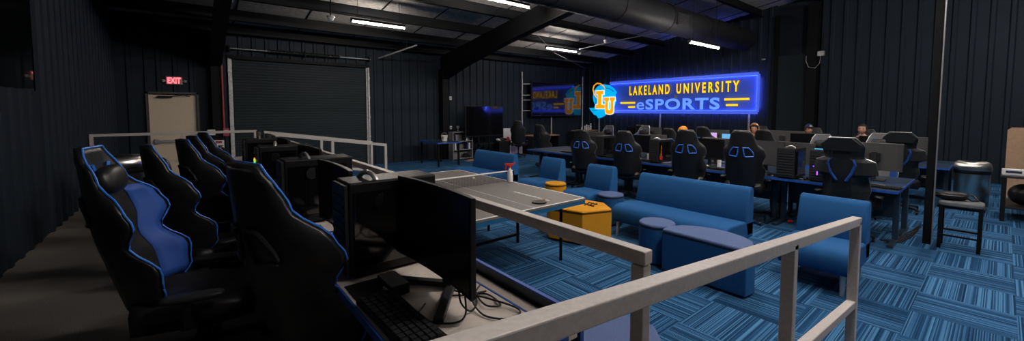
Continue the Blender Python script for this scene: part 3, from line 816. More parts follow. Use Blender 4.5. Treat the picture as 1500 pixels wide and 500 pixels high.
def put(root, x, y, z, rz=0.0): root.location = (x, y, z); root.rotation_euler = (0, 0, rz); return root
ZT = DZt+0.002
m0 = put(monitor('black monitor left of the second-left chair with blue slots', 0.61, 0.36, 0.31, 'flat', group='monitors on the near side of the first island'), 7.36, 6.55, ZT, 0.05)
GM = 'monitors on the near side of the first island'
dup(m0, (7.34, 4.86-0.02, ZT), -0.05, 'black monitor standing right of the middle chair with blue slots', GM)
dup(m0, (7.36, 3.38, ZT), -0.08, 'black monitor between the two chairs behind the long sofa', GM)
mC = put(monitor('curved satin grey monitor right of the rightmost blue-slot chair', 0.66, 0.40, 0.32, 'v', back='plastic_s', scr='monback', curve=0.06, group=GM), 7.22, 2.42, ZT, -0.15)
mG = put(monitor('grey back of a monitor left of the second-left blue-slot chair', 0.60, 0.36, 0.30, 'flat', back='monback', group='grey monitor backs on the far side of the first island'), 7.85, 6.45, ZT, PI)
GMB = 'grey monitor backs on the far side of the first island'
dup(mG, (7.85, 4.82, ZT), PI+0.35, 'grey back of a monitor left of the black tower with a red tag', GMB)
dup(mG, (7.85, 3.42, ZT), PI, 'grey back of a monitor behind the chair at the right of the sofa', GMB)
dup(mG, (7.80, 2.15, ZT), PI-0.3, 'grey back of a monitor right of the curved satin monitor', GMB)
mW = put(monitor('grey back of the tall monitor standing at the open desk end', 0.58, 0.40, 0.34, 'flat', back='monback', group=GMB), 7.72, 1.14, ZT, PI-0.05)
# second island
GM2 = 'monitors of the second island'
for x, y, rz, mm, lab in ((10.75, 5.95, 0, 'plastic', 'black monitor of the second island left of the person in orange'),
                      (10.72, 2.75, 0.1, 'plastic', 'black monitor of the second island behind the wide grey one'),
                      (10.75, 1.55, 0.0, 'plastic', 'black monitor of the second island before the dark-haired person'),
                      (10.75, 7.2, 0.0, 'plastic', 'black monitor at the left end of the second island')):
    dup(m0, (x, y, ZT), rz, lab, GM2)
mL = put(monitor('lit lilac screen right of the orange hood seen from behind', 0.52, 0.30, 0.28, 'flat', scr='lilac_scr', group=GM2), 10.70, 4.95, ZT, 0.1)
put(monitor('lit pale blue screen right of the lilac screen', 0.45, 0.27, 0.28, 'flat', scr='blue_scr', group=GM2), 10.70, 4.35, ZT, -0.1)
for x, y, rz, lab in ((11.25, 6.9, PI, 'grey monitor back at the far left of the second island'), (11.2, 4.9, PI, 'grey monitor back behind the lit screens'),
                      (11.2, 1.2, PI, 'grey monitor back near the pole on the second island')):
    dup(mG, (x, y, ZT), rz, lab, 'grey monitor backs on the second island')
put(monitor('very wide curved monitor with glossy grey back left of the navy cap', 0.86, 0.37, 0.33, 'v', back='monback', curve=0.10), 11.2, 3.35, ZT, PI-0.1)
put(monitor('second wide monitor turned before the person in the navy cap', 0.5, 0.34, 0.31, 'v', back='plastic_s', curve=0.03), 11.3, 2.7, ZT, PI+0.5)

tw = put(tower('black computer tower with a red tag between chairs behind the sofa', w=0.21), 7.10, 4.02+0.15, ZT, -0.1)
tag_o = thing('luggage_tag', 'small red tag hanging from a yellow strap on a tower', 'tag', (6.86, 4.02, ZT+0.05))
bm = BM(); box(bm, (0, 0, 0.06), (0.006, 0.055, 0.075)); obj('tag_plate', bm, M['red'], tag_o, bev=0.003)
bm = BM(); tube(bm, [(0, 0, 0.09), (0.004, 0.003, 0.2), (0.01, 0.0, 0.30)], 0.004, 6); obj('strap', bm, M['yellow'], tag_o)
GT = 'computer towers on the first island'
tw['group'] = GT
put(tower('black computer tower with a rounded headset on top, left of the purple lit one', w=0.24, group=GT), 7.02, 1.98, ZT, -0.05)
put(tower('black computer tower with a purple light strip behind the angular chair', led='purple', group=GT), 7.05, 1.62, ZT, 0.05)
put(tower('black computer tower with a thin purple strip, half behind the angular chair', led='purple', w=0.16, h=0.36, group=GT), 7.12, 1.36, ZT, 0.1)
dup(tw, (7.10, 5.50, ZT), 0, 'black computer tower left of the middle chair with blue slots', GT)
hs = put(headset('black headset resting on the tower left of the purple lit tower', group='headsets on the first island'), 6.98, 1.98, ZT+0.465)
dup(hs, (7.0, 4.2, ZT+0.465), 0.6, 'black headset resting on the tower with the red tag', 'headsets on the first island')
bm = BM(); box(bm, (0, 0, 0.003), (0.02, 0.12, 0.006))
o = obj('light_bar', bm, M['cyanled']); tag(o, 'tiny cyan light on top of the purple lit tower', 'light'); o.location = (6.95, 1.62, ZT+0.456)
k0 = put(keyboard('black keyboard before the leftmost monitors of the first island'), 6.98, 6.5, ZT)
ms0 = put(mouse('mouse beside the keyboard of the leftmost monitors'), 6.96, 6.15, ZT)
for y, lab in ((5.35, 'left of the middle chair with blue slots'), (4.55, 'before the middle black monitor'), (3.15, 'between the chairs behind the long sofa'), (2.05, 'before the curved satin monitor'), (0.98, 'at the open desk end')):
    dup(k0, (6.98, y, ZT), random.uniform(-.1, .1), 'black keyboard '+lab, 'keyboards on the desks')
    dup(ms0, (6.95, y-0.28 if y > 1 else y+0.30, ZT), random.uniform(-.2, .2), 'mouse next to the keyboard '+lab, 'mice on the desks')
# pale clutter on the desktops
def clutter(x, y, kind, label):
    if kind == 'paper':
        bm = BM()
        for k in range(3): box(bm, (0.004*k, 0.006*k, 0.002+0.003*k), (0.21, 0.29, 0.002), rz=0.1*k)
        o = tag(obj('paper_stack', bm, M['paper']), label, 'papers')
    elif kind == 'pad':
        bm = BM(); box(bm, (0, 0, 0.002), (0.26, 0.34, 0.004)); o = tag(obj('mouse_pad', bm, M['lilac'], bev=0.001), label, 'mouse pad')
    else:
        bm = BM(); lathe(bm, [(0.028, 0), (0.033, 0.0), (0.036, 0.12), (0.032, 0.12), (0.028, 0.01)], seg=20); o = tag(obj('paper_cup', bm, M['paper'], smooth=True), label, 'cup')
    o.location = (x, y, ZT+0.001)
clutter(7.12, 4.55-0.38, 'pad', 'pale lilac pad on the desk below the tower with a red tag')
clutter(7.22, 4.85, 'paper', 'white papers under the monitor right of the middle chair')
clutter(7.22, 3.45, 'paper', 'white papers under the monitor between the sofa chairs')
clutter(7.12, 2.90, 'pad', 'pale lilac pad on the desk before the monitor between the sofa chairs')
clutter(7.25, 5.62, 'paper', 'white papers on the desk left of the middle chair')
clutter(7.30, 4.55, 'cup', 'white cup under the monitor right of the middle chair')
clutter(7.30, 3.15, 'cup', 'white cup under the monitor between the sofa chairs')
clutter(7.25, 6.35, 'paper', 'white papers before the leftmost monitors')
clutter(7.1, 2.75, 'paper', 'white papers beside the rightmost blue-slot chair')
for i, pts in enumerate((((6.9, 2.2), (7.1, 2.1), (7.0, 1.9), (6.9, 1.75), (7.1, 1.72)), ((6.95, 1.0), (7.1, 1.1), (7.2, 0.95), (7.3, 1.1)))):
    bm = BM(); tube(bm, [(x, y, ZT+0.006) for x, y in pts], 0.005, 6)
    tag(obj('desk_cable', bm, M['paper'] if i == 0 else M['silver'], smooth=True), ['pale cable curling before the curved satin monitor', 'bright cable on the open desk end'][i], 'cable')
# cables on the floor between desk end and pole
for k in range(4):
    bm = BM(); tube(bm, [(7.05, 0.95-0.03*k, 0.03), (7.2, 0.78+0.02*k, 0.02), (7.36, 0.70, 0.06+0.03*k), (7.44, 0.64-0.01*k, 0.16+0.03*k)], 0.008, 6)
    tag(obj('floor_cable', bm, M['cable'], smooth=True), 'dark cable sagging from the pole foot to the desk leg', 'cable', 'cables between pole and desk')
t = thing('waste_basket', 'small grey waste basket on the carpet under the desk', 'basket', (7.5, 2.27, 0))
bm = BM(); lathe(bm, [(0.10, 0), (0.125, 0.24), (0.13, 0.25), (0.118, 0.24), (0.095, 0.015)], seg=24); obj('body', bm, M['shelfgrey'], t, smooth=True)
bm = BM(); cushion(bm, (0, 0, 0.22), (0.2, 0.2, 0.12), 2.2, 8); obj('bin_liner', bm, M['cable'], t, smooth='all')
bm = BM(); cushion(bm, (0, 0, 0.018), (0.12, 0.07, 0.035), 2.3, 8); o = tag(obj('snack_wrapper', bm, M['red'], smooth='all'), 'small red wrapper lying on the carpet beside the waste basket', 'wrapper'); o.location = (7.23, 2.02, 0)

# ------------------------------------------------------------------ platform desks
GPD = 'desks along the platform rail'
pz = 1.035
def pdesk(y0, y1, label):
    t = desk(label, 0.44, 0.895, y0, y1, pz, GPD, top='desktop', base=P, panel=False)
    o = Vector(t.location)
    bm = BM(); box(bm, Vector((0.928, (y0+y1)/2, pz-0.013))-o, (0.05, y1-y0, 0.026)); obj('cable_tray_lid', bm, M['desktop'], t, bev=0.003)
    bm = BM(); box(bm, Vector((0.97, (y0+y1)/2, (pz+0.04+P)/2))-o, (0.014, y1-y0, pz+0.04-P)); pn = obj('back_panel', bm, M['desk_dk'], t)
    bm = BM(); box(bm, Vector((0.97, (y0+y1)/2, pz+0.043))-o, (0.016, y1-y0+0.01, 0.008))
    for yy in (y0, y1): box(bm, Vector((0.97, yy, (pz+0.04+P)/2))-o, (0.016, 0.010, pz+0.04-P))
    obj('panel_edge', bm, M['blue_edge'], pn)
    return t
pd = pdesk(0.84, 2.44, 'grey topped platform desk under the foreground monitor')
o = Vector(pd.location)
bm = BM(); lathe(bm, [(0.036, 0), (0.036, 0.004), (0.03, 0.005)], Vector((0.80, 0.93, pz))-o, 24); obj('cable_grommet', bm, M['plastic'], pd, smooth=True)
pdesk(2.47, 4.07, 'grey topped platform desk behind the foreground monitor')
pdesk(4.10, 5.70, 'grey topped platform desk third along the rail')
pdesk(5.73, 7.33, 'grey topped platform desk farthest along the rail')
PZ = pz+0.001
for y, L, lab in ((1.29, 0.70, 'black desk mat before the foreground monitor'), (2.24, 0.8, 'black desk mat before the second platform monitor'), (3.40, 0.8, 'black desk mat before the third platform monitor'), (4.50, 0.75, 'black desk mat before the fourth platform monitor'), (5.6, 0.8, 'black desk mat before the fifth platform monitor')):
    bm = BM(); box(bm, (0, 0, 0), (0.145, L, 0.004)); o = tag(obj('desk_mat', bm, M['cable'], bev=0.001), lab, 'desk mat', 'desk mats along the platform'); o.location = (0.525, y, pz+0.0025)
GPM = 'monitors along the platform rail'
fm = put(monitor('large black curved monitor in the foreground before the guard rail', 0.59, 0.35, 0.2525, 'v', curve=0.018, group=GPM), 0.715, 1.375, PZ, 0.0)
for x, y, rz, lab in ((0.585, 2.24, 0.0, 'second black monitor along the platform rail'), (0.72, 3.45, 0.05, 'third black monitor along the platform rail'), (0.72, 4.6, 0.0, 'fourth black monitor along the platform rail'),
                      (0.72, 5.5, 0, 'fifth black monitor along the platform rail'), (0.72, 6.4, 0, 'farthest black monitor along the platform rail')):
    dup(fm, (x, y, PZ), rz, lab, GPM)
GPT = 'computer towers on the platform desks'
tp = put(tower('black computer tower with a headset on it beside the foreground monitor', h=0.40, w=0.19, d=0.40, group=GPT), 0.69, 1.775, PZ, 0.0)
for y, rz, lab in ((2.80, 0.0, 'black tower with a pale side behind the second platform monitor'), (5.05, 0, 'black tower behind the fourth platform monitor')):
    dup(tp, (0.62, y, PZ), rz, lab, GPT)
t = put(tower('black tower with a small rainbow lit fan ring behind the third platform monitor', h=0.40, w=0.19, d=0.40, group=GPT, ring=True), 0.62, 3.95, PZ)
GH = 'headsets on the platform desks'
hp = put(headset('headset hanging over the tower beside the foreground monitor', group=GH), 0.60, 1.775, PZ+0.430, 0.3)
dup(hp, (0.55, 2.80, PZ+0.43), 0.2, 'headset on the tower behind the second platform monitor', GH)
dup(hp, (0.55, 3.95, PZ+0.43), -0.2, 'headset on the tower behind the third platform monitor', GH)
dup(hp, (0.55, 5.05, PZ+0.43), 0.0, 'headset on the tower behind the fourth platform monitor', GH)

kp = put(keyboard('black keyboard on the platform desk before the foreground monitor', 'platform keyboards'), 0.515, 1.25, PZ+0.004, 0.03)
dup(kp, (0.515, 2.2, PZ+0.004), 0, 'black keyboard before the second platform monitor', 'platform keyboards')
mp = put(mouse('black mouse at the near corner of the platform desk', None), 0.515, 0.985, PZ+0.004, 0.1)
t = thing('card_reader', 'small box with a pale top on the desk left of the foreground monitor', 'device', (0.60, 1.50, PZ), 0.0)
bm = BM(); box(bm, (0, 0, 0.022), (0.075, 0.15, 0.04)); obj('body', bm, M['plastic'], t, bev=0.003)
bm = BM(); box(bm, (0, 0, 0.043), (0.07, 0.145, 0.004)); obj('lid', bm, M['shelfgrey'], t)
bm = BM()
for k in range(3): cyl(bm, (-0.035, -0.05+0.02*k, 0.02), (-0.045, -0.05+0.02*k, 0.02), 0.008, seg=8)
obj('port', bm, M['silver'], t)
# loose cables behind the foreground monitor
def cable(pts, label):
    bm = BM(); P3 = [Vector((x, y, PZ+z)) for x, y, z in pts]
    out = []
    for i in range(len(P3)-1):
        a = P3[max(i-1, 0)]; b = P3[i]; c = P3[i+1]; d = P3[min(i+2, len(P3)-1)]
        for k in range(6):
            s = k/6; out.append(0.5*((2*b)+(c-a)*s+(2*a-5*b+4*c-d)*s*s+(3*b-a-3*c+d)*s**3))
    out.append(P3[-1]); tube(bm, out, 0.0035, 6)
    tag(obj('loose_cable', bm, M['cable'], smooth=True), label, 'cable', 'loose cables on the platform desk')
cl = 'thin black cable looping on the desk beside the foreground monitor'
cable([(0.74, 1.30, .006), (0.80, 1.26, .006), (0.86, 1.22, .006), (0.85, 1.12, .006), (0.80, 1.14, .012), (0.83, 1.25, .006), (0.88, 1.30, .006)], cl)
cable([(0.76, 1.36, .006), (0.84, 1.16, .014), (0.88, 1.05, .006), (0.82, 1.02, .006), (0.76, 1.10, .006), (0.79, 1.22, .018), (0.87, 1.24, .008)], cl)
cable([(0.72, 1.16, .09), (0.70, 1.12, .02), (0.65, 1.12, .006), (0.58, 1.20, .006), (0.55, 1.3, .006)], cl)
cable([(0.86, 1.36, .006), (0.80, 1.20, .008), (0.74, 1.15, .006), (0.70, 1.15, .05), (0.71, 1.18, .1)], cl)
cable([(0.62, 1.48, .03), (0.56, 1.42, .006), (0.52, 1.34, .006), (0.57, 1.25, .006), (0.64, 1.30, .006)], cl)

# left steel bin on the platform, right steel bin on the hall floor
def bin_(label, x, y, z, r, h, squash=1.0):
    t = thing('trash_can', label, 'trash can', (x, y, z))
    bm = BM(); lathe(bm, [(r*0.96, 0), (r, 0.02), (r, h*0.76), (r*0.97, h*0.76)], seg=40); obj('body', bm, M['chrome'], t, smooth=True)
    bm = BM(); lathe(bm, [(r*1.03, h*0.755), (r*1.06, h*0.77), (r*1.06, h*0.82), (r*1.0, h*0.835)], seg=40); obj('rim_band', bm, M['plastic'], t, smooth=True)
    bm = BM(); lathe(bm, [(r*1.05, h*0.83), (r*1.07, h*0.88), (r*1.0, h*0.97), (r*0.86, h), (r*0.45, h*0.99), (r*0.42, h*0.93)], seg=40); obj('lid', bm, M['chrome'], t, smooth=True)
    bm = BM(); lathe(bm, [(r*0.44, h*0.94), (r*0.44, h*0.991), (r*0.01, h*0.992)], seg=24); obj('opening', bm, M['cable'], t)
    return t
bin_('steel trash can on the platform behind the large left chair', -0.70, 7.0, P, 0.22, 0.88)
bin_('steel trash can with rounded lid on the carpet at the right', 10.8, 0.30, 0, 0.215, 0.84)

# ------------------------------------------------------------------ lounge furniture
def lounge(label, n, x, y, group=None, z=0.0, name='lounge_chair', w=0.56):
    """n seats wide, faces -X; origin at floor centre of front edge"""
    W = w*n
    t = thing(name, label, 'sofa' if n > 1 else 'chair', (x, y, 0), 0, group)
    bm = BM()   # seat: side profile swept along Y, waterfall front
    prof = [(0.03, .19), (0.0, .24), (0.0, .33), (0.02, .39), (0.07, .425), (0.16, .435), (0.35, .425), (0.62, .41), (0.80, .40), (0.80, .19)]
    prism(bm, prof, -W/2, W/2, lambda px, pz_, a: (px, a, pz_)); obj('seat', bm, M['fabric'], t, bev=0.025, seg=4, smooth=True)
    bm = BM()
    prof = [(0.56, .40), (0.66, .76), (0.685, .80), (0.73, .82), (0.77, .80), (0.785, .76), (0.80, .22), (0.62, .22)]
    prism(bm, prof, -W/2, W/2, lambda px, pz_, a: (px, a, pz_)); obj('backrest', bm, M['fabric'], t, bev=0.025, seg=4, smooth=True)
    for sy in (-1, 1):
        for px, dx in ((0.07, -0.03), (0.72, 0.03)):
            bm = BM(); cyl(bm, (px+dx, sy*(W/2-0.07), 0), (px, sy*(W/2-0.07), 0.20), 0.018, 0.028, 12); obj('leg', bm, M['silver'], t, smooth=True)
    return t
GS = 'blue armless lounge seats'
lounge('blue single lounge chair at the right by the ramp handrail', 1, 4.66, 1.11, GS, w=0.60)
lounge('long blue armless sofa in the middle of the lounge', 3, 4.55, 2.64, None, name='sofa', w=0.51)
lounge('blue single lounge chair behind the yellow wedge ottoman', 1, 4.72, 4.28, GS, w=0.56)
lounge('blue single lounge chair behind the round yellow stool', 1, 4.82, 5.56, GS, w=0.56)
lounge('wide blue armless lounge seat nearest the far wall', 2, 4.62, 7.22, None, name='sofa', w=0.74)
def ottoman(label, poly, h, side, top, seam, name='ottoman', cx=0, cy=0, arc=False):
    t = thing(name, label, 'ottoman', (cx, cy, 0))
    bm = BM(); prism(bm, poly, 0.02, h-0.03); obj('body', bm, M[side], t, smooth=True, bev=0.012, seg=3)
    bm = BM(); prism(bm, [(x*1.004, y*1.004) for x, y in poly], h-0.036, h-0.026); obj('seam_piping', bm, M[seam], t)
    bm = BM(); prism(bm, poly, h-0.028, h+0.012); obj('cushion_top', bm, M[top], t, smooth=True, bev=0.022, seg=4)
    return t
def circle(r, n=40): return [(r*math.cos(2*PI*k/n), r*math.sin(2*PI*k/n)) for k in range(n)]
ottoman('small round blue stool before the left end of the long sofa', circle(0.20), 0.45, 'fabric', 'fabric_lit', 'fabric_d', 'round_stool', 5.02, 3.78)['category'] = 'stool'
ottoman('small round blue stool before the middle of the long sofa', circle(0.20), 0.45, 'fabric', 'fabric_lit', 'fabric_d', 'round_stool', 4.16, 2.47)['category'] = 'stool'
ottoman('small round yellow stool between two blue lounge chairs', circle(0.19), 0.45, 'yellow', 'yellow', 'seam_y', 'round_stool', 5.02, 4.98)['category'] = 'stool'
dpoly = [(-0.16, 0.40), (-0.16, -0.40)] + [(-0.16+0.46*math.sin(a), -0.40*math.cos(a)) for a in [PI*k/18 for k in range(1, 18)]]
dpoly = [(-0.14, 0.42), (-0.14, -0.42), (0.02, -0.44), (0.18, -0.36), (0.27, -0.24), (0.32, -0.08), (0.32, 0.08), (0.27, 0.24), (0.18, 0.36), (0.02, 0.44)]
ottoman('large blue half-round ottoman behind the ramp handrail', dpoly, 0.46, 'fabric', 'fabric_lit', 'fabric_d', 'ottoman', 4.05, 1.84)
hx = [(-0.35, 0.30), (-0.20, -0.16), (0.22, -0.30), (0.42, -0.02), (0.36, 0.30), (0.10, 0.52), (-0.20, 0.50)]
yo = ottoman('large yellow faceted ottoman with a dark print on top', hx, 0.44, 'yellow', 'yellow', 'seam_y', 'ottoman', 4.06, 3.50)
bm = BM()
for k in range(3): bar(bm, (0.06+0.02*k, 0.03-0.05*k, 0.4535), (0.24+0.02*k, 0.09-0.05*k, 0.4535), 0.003, 0.028)
bar(bm, (0.10, -0.10, 0.4535), (0.13, 0.10, 0.4535), 0.003, 0.03); bar(bm, (0.22, -0.06, 0.4535), (0.25, 0.12, 0.4535), 0.003, 0.02)
obj('top_print', bm, M['seam_y'], yo)
ottoman('blue ottoman at the bottom edge beside the platform desk', [(-0.30, 0.30), (-0.28, -0.28), (0.05, -0.36), (0.26, -0.14), (0.20, 0.24)], 0.45, 'fabric', 'fabric_lit', 'fabric_d', 'ottoman', 1.86, 1.40)

# ------------------------------------------------------------------ table tennis
t = thing('table_tennis_table', 'grey table tennis table with white lines and blue frame', 'table', (2.68, 4.30, 0))
bm = BM()
for s in (-1, 1): box(bm, (0, s*0.687, 0.748), (1.525, 1.366, 0.024))
obj('tabletop', bm, M['pp_top'], t, bev=0.002)
bm = BM()
for s in (-1, 1):
    box(bm, (s*0.7525, 0, 0.7605), (0.02, 2.74, 0.002)); box(bm, (0, s*1.36, 0.7605), (1.525, 0.02, 0.002))
box(bm, (0, 0, 0.7603), (0.006, 2.74, 0.002)); obj('white_lines', bm, M['white'], t)
bm = BM()
for s in (-1, 1):
    box(bm, (s*0.745, 0, 0.716), (0.025, 2.72, 0.045)); box(bm, (0, s*1.355, 0.716), (1.5, 0.025, 0.045))
obj('apron_frame', bm, M['pp_blue'], t)
for sx in (-1, 1):
    for y0 in (-1.12, -0.33, 0.33, 1.12):
        bm = BM()
        if abs(y0) > 1: cyl(bm, (sx*0.62, y0, 0), (sx*0.62, y0, 0.72), 0.018, seg=10)
        else: tube(bm, [(sx*0.62, y0, 0.0), (sx*0.62, y0, 0.30), (sx*0.62, y0*0.9, 0.5), (sx*0.62, y0*0.6, 0.66), (sx*0.62, y0*0.3, 0.71)], 0.02, 8)
        obj('leg', bm, M['steel_bk'], t, smooth=True)
for sy in (-1, 1):
    bm = BM(); bar(bm, (-0.62, sy*0.35, 0.12), (0.62, sy*0.35, 0.12), 0.03, 0.03); obj('stretcher', bm, M['steel_bk'], t)
bm = BM()   # brand-like pale streak printed on the top (plain strokes)
for k in range(9): box(bm, (0.34-0.0*k, -0.62-0.07*k, 0.7606), (0.028, 0.05, 0.0016), rz=0.12)
obj('printed_mark', bm, M['white'], t)
n = thing('table_net', 'low net with white tape across the table tennis table', 'net', (2.68, 4.30, 0.762))
bm = BM()
for k in range(120): box(bm, (-0.80+1.6*k/119, 0, 0.072), (0.0022, 0.002, 0.135))
for k in range(9): box(bm, (0, 0, 0.008+0.016*k), (1.62, 0.002, 0.002))
obj('mesh_net', bm, M['net'], n)
bm = BM(); box(bm, (0, 0, 0.145), (1.64, 0.006, 0.016)); obj('white_tape', bm, M['white'], n)
for s in (-1, 1):
    bm = BM(); cyl(bm, (s*0.815, 0, -0.04), (s*0.815, 0, 0.155), 0.009, seg=8); box(bm, (s*0.79, 0, 0.006), (0.08, 0.03, 0.012)); obj('net_post', bm, M['steel_bk'], n)
t = thing('spray_bottle', 'white spray bottle with red trigger on the table tennis table', 'bottle', (3.40, 4.26, 0.762), -0.68)
bm = BM(); lathe(bm, [(0.036, 0), (0.04, 0.01), (0.04, 0.11), (0.028, 0.16), (0.016, 0.18), (0.016, 0.20)], seg=24); obj('bottle_body', bm, M['white'], t, smooth=True)
bm = BM(); cyl(bm, (0, 0, 0.195), (0, 0, 0.225), 0.018, seg=12); box(bm, (-0.015, 0, 0.24), (0.11, 0.026, 0.03)); bar(bm, (-0.05, 0, 0.228), (-0.06, 0, 0.17), 0.012, 0.016); bar(bm, (0.035, 0, 0.24), (0.07, 0, 0.27), 0.02, 0.02); obj('trigger_head', bm, M['red'], t, bev=0.003)
bm = BM(); ball(bm, (0, 0, 0.02), 0.02); o = tag(obj('table_tennis_ball', bm, M['ball'], smooth='all'), 'small cream ball resting on the table left of the net', 'ball'); o.location = (3.10, 4.72, 0.7635)
t = thing('table_tennis_paddle', 'dark table tennis paddle lying at the near end of the table', 'paddle', (2.86, 3.08, 0.762), 0.5)
bm = BM(); prism(bm, [(0.075*math.cos(a), 0.08*math.sin(a)) for a in [2*PI*k/28 for k in range(28)]], 0.002, 0.014); obj('blade', bm, M['plastic'], t)
bm = BM(); box(bm, (0.12, 0, 0.010), (0.11, 0.026, 0.018)); obj('handle', bm, M['wood'], t, bev=0.004)

# ------------------------------------------------------------------ right side: pole, stool, bag, side table
bm = BM(); box(bm, (7.47, 0.56, 2.85), (0.075, 0.075, 5.7)); struct('support_pole', bm, M['steel_bk'], bev=0.004)
pipe('conduit', [(7.42, 0.512, 0.02), (7.42, 0.512, 5.6)], 0.008, 'silver', 'thin bright line added along the black pole as its highlight')  # added silver tube draws the highlight along the pole edge
t = thing('padded_stool', 'low black framed stool with grey padded seat beside the pole', 'stool', (7.52, 0.28, 0))
for sx in (-1, 1):
    for sy in (-1, 1):
        bm = BM(); box(bm, (sx*0.135, sy*0.165, 0.27), (0.035, 0.035, 0.54)); obj('leg', bm, M['steel_bk'], t)
bm = BM()
for sx in (-1, 1): box(bm, (sx*0.135, 0, 0.53), (0.025, 0.36, 0.03))
for sy in (-1, 1): box(bm, (0, sy*0.185, 0.53), (0.26, 0.025, 0.03))
obj('seat_frame', bm, M['steel_bk'], t)
for sx, z in ((-1, 0.17), (-1, 0.25), (1, 0.2)):
    bm = BM(); box(bm, (sx*0.135, 0, z), (0.02, 0.32, 0.02)); obj('stretcher', bm, M['steel_bk'], t)
bm = BM(); cushion(bm, (0, 0, 0.575), (0.34, 0.38, 0.07), 6, 14); obj('seat_pad', bm, M['greyseat'], t, smooth='all')
t = thing('shoulder_bag', 'black shoulder bag with pale piping lying on the stool', 'bag', (7.52, 0.37, 0.608), 0.2)
bm = BM(); cushion(bm, (0, 0, 0.055), (0.22, 0.30, 0.11), 2.4, 14); obj('pouch', bm, M['plastic'], t, smooth='all')
bm = BM()
for z, k in ((0.085, 0.82), (0.055, 1.0), (0.03, 0.9)): tube(bm, [(-0.112*k*math.cos(a), 0.152*k*math.sin(a), z+0.015*math.cos(a)) for a in [-1.5+3.0*i/16 for i in range(17)]], 0.004, 5)
obj('zip_piping', bm, M['sheen_trim'], t, smooth=True)
bm = BM(); tube(bm, [(0.05, -0.12, 0.09), (0.0, -0.19, 0.07), (-0.06, -0.22, 0.02), (-0.08, -0.16, 0.02), (-0.05, -0.08, 0.09)], 0.010, 6); obj('strap', bm, M['plastic'], t, smooth=True)
t = thing('side_table', 'black low table at the right picture edge', 'table', (10.4, -0.37, 0))
bm = BM(); box(bm, (0, 0, 0.71), (1.0, 0.70, 0.035)); obj('tabletop', bm, M['plastic_s'], t, bev=0.004)
bm = BM(); box(bm, (0, 0, 0.22), (0.96, 0.66, 0.03)); obj('shelf', bm, M['plastic_s'], t)
for sx in (-1, 1):
    for sy in (-1, 1):
        bm = BM(); box(bm, (sx*0.46, sy*0.31, 0.35), (0.05, 0.05, 0.70)); obj('leg', bm, M['plastic'], t)
bm = BM(); ball(bm, (0, 0, 0.17), 0.17, seg=28); o = tag(obj('exercise_ball', bm, M['plastic'], smooth='all'), 'dark ball resting on the low shelf of the side table', 'ball'); o.location = (10.3, -0.27, 0.236)
t = thing('tissue_box', 'small white box with dark print on the side table', 'box', (10.1, -0.14, 0.729), 0.1)
bm = BM(); box(bm, (0, 0, 0.045), (0.12, 0.22, 0.09)); obj('carton', bm, M['paper'], t, bev=0.003)
bm = BM(); box(bm, (-0.061, 0, 0.05), (0.003, 0.16, 0.035)); obj('print', bm, M['navy'], t)
clx = BM(); 
for k in range(3): box(clx, (0, 0.01*k, 0.004+0.004*k), (0.22, 0.30, 0.003), rz=0.1*k)
o = tag(obj('paper_stack', clx, M['paper']), 'white papers lying beside the box on the side table', 'papers'); o.location = (10.4, -0.37, 0.729)
t = thing('tan_board', 'tall tan board standing behind the side table', 'board', (12.7, -0.45, 0))
bm = BM(); prism(bm, [(-0.38, 0.0), (0.38, 0.0), (0.38, 1.36), (0.33, 1.41), (-0.33, 1.41), (-0.38, 1.36)], -0.02, 0.02, lambda y, z, a: (a, y, z)); obj('panel', bm, M['tan'], t, bev=0.004)
bm = BM()
for s in (-1, 1): bar(bm, (0.02, s*0.30, 0.015), (0.45, s*0.30, 0.015), 0.03, 0.03); bar(bm, (0.40, s*0.30, 0.02), (0.03, s*0.30, 0.9), 0.03, 0.03)
obj('support_leg', bm, M['wood'], t)
plate2 = thing('junction_box', 'small grey junction box high on the sign wall column', 'box', (XW-0.30, 3.48, 3.44))
bm = BM(); box(bm, (0, 0, 0), (0.08, 0.16, 0.14)); obj('cover', bm, M['galv'], plate2, bev=0.004)
bm = BM(); cyl(bm, (0, -0.04, 0.07), (0, -0.04, 0.6), 0.01, seg=8); obj('conduit_stub', bm, M['steel_bk'], plate2)
pipe('hanging_wire', [(XW-0.32, 3.48, 3.40), (XW-0.34, 3.50, 3.15), (XW-0.34, 3.60, 3.02), (XW-0.34, 3.76, 3.05), (XW-0.32, 3.84, 3.25), (XW-0.32, 3.84, 3.40)], 0.008, 'galv', 'pale loop of wire hanging from the junction box', 'wire')
bm = BM(); box(bm, (14.6, 5.0, 3.42), (0.05, 0.10, 0.04)); tag(obj('wall_sensor', bm, M['galv']), 'small pale sensor right of the lit sign above the panel', 'sensor')

# ------------------------------------------------------------------ lit sign
t = thing('lit_sign', 'lit blue wall sign reading LAKELAND UNIVERSITY eSPORTS', 'sign', (XW-0.10, 8.1, 1.70))
TM = Matrix(((0, 0, -1, 0), (-1, 0, 0, 0), (0, 1, 0, 0), (0, 0, 0, 1)))   # text x -> -Y, y -> Z, depth -> -X
SL, SR, SH = -3.15, 2.92, 1.27                                           # sign extents in text coordinates
def sgn(bm, d): xf(bm.verts, Matrix.Translation((-d, 0, 0)) @ TM); return bm
bm = BM(); prism(bm, [(SL, 0), (SR, 0), (SR, SH), (SL, SH)], -0.02, 0.0); obj('face_panel', sgn(bm, 0.0), M['panel'], t)
bm = BM()
for a, b in (((SL, -0.02), (SR, -0.02)), ((SL, SH+0.02), (SR, SH+0.02)), ((SR+0.02, 0), (SR+0.02, SH))):
    bar(bm, (a[0], a[1], 0.03), (b[0], b[1], 0.03), 0.10 if a[0] != b[0] else 0.015, 0.015 if a[0] != b[0] else 0.10)
for a, b in (((SL, 0.008), (SR, 0.008)), ((SL, SH-0.008), (SR, SH-0.008)), ((SR-0.008, 0), (SR-0.008, SH))):
    bar(bm, (a[0], a[1], 0.042), (b[0], b[1], 0.042), 0.006 if a[0] != b[0] else 0.045, 0.045 if a[0] != b[0] else 0.006)
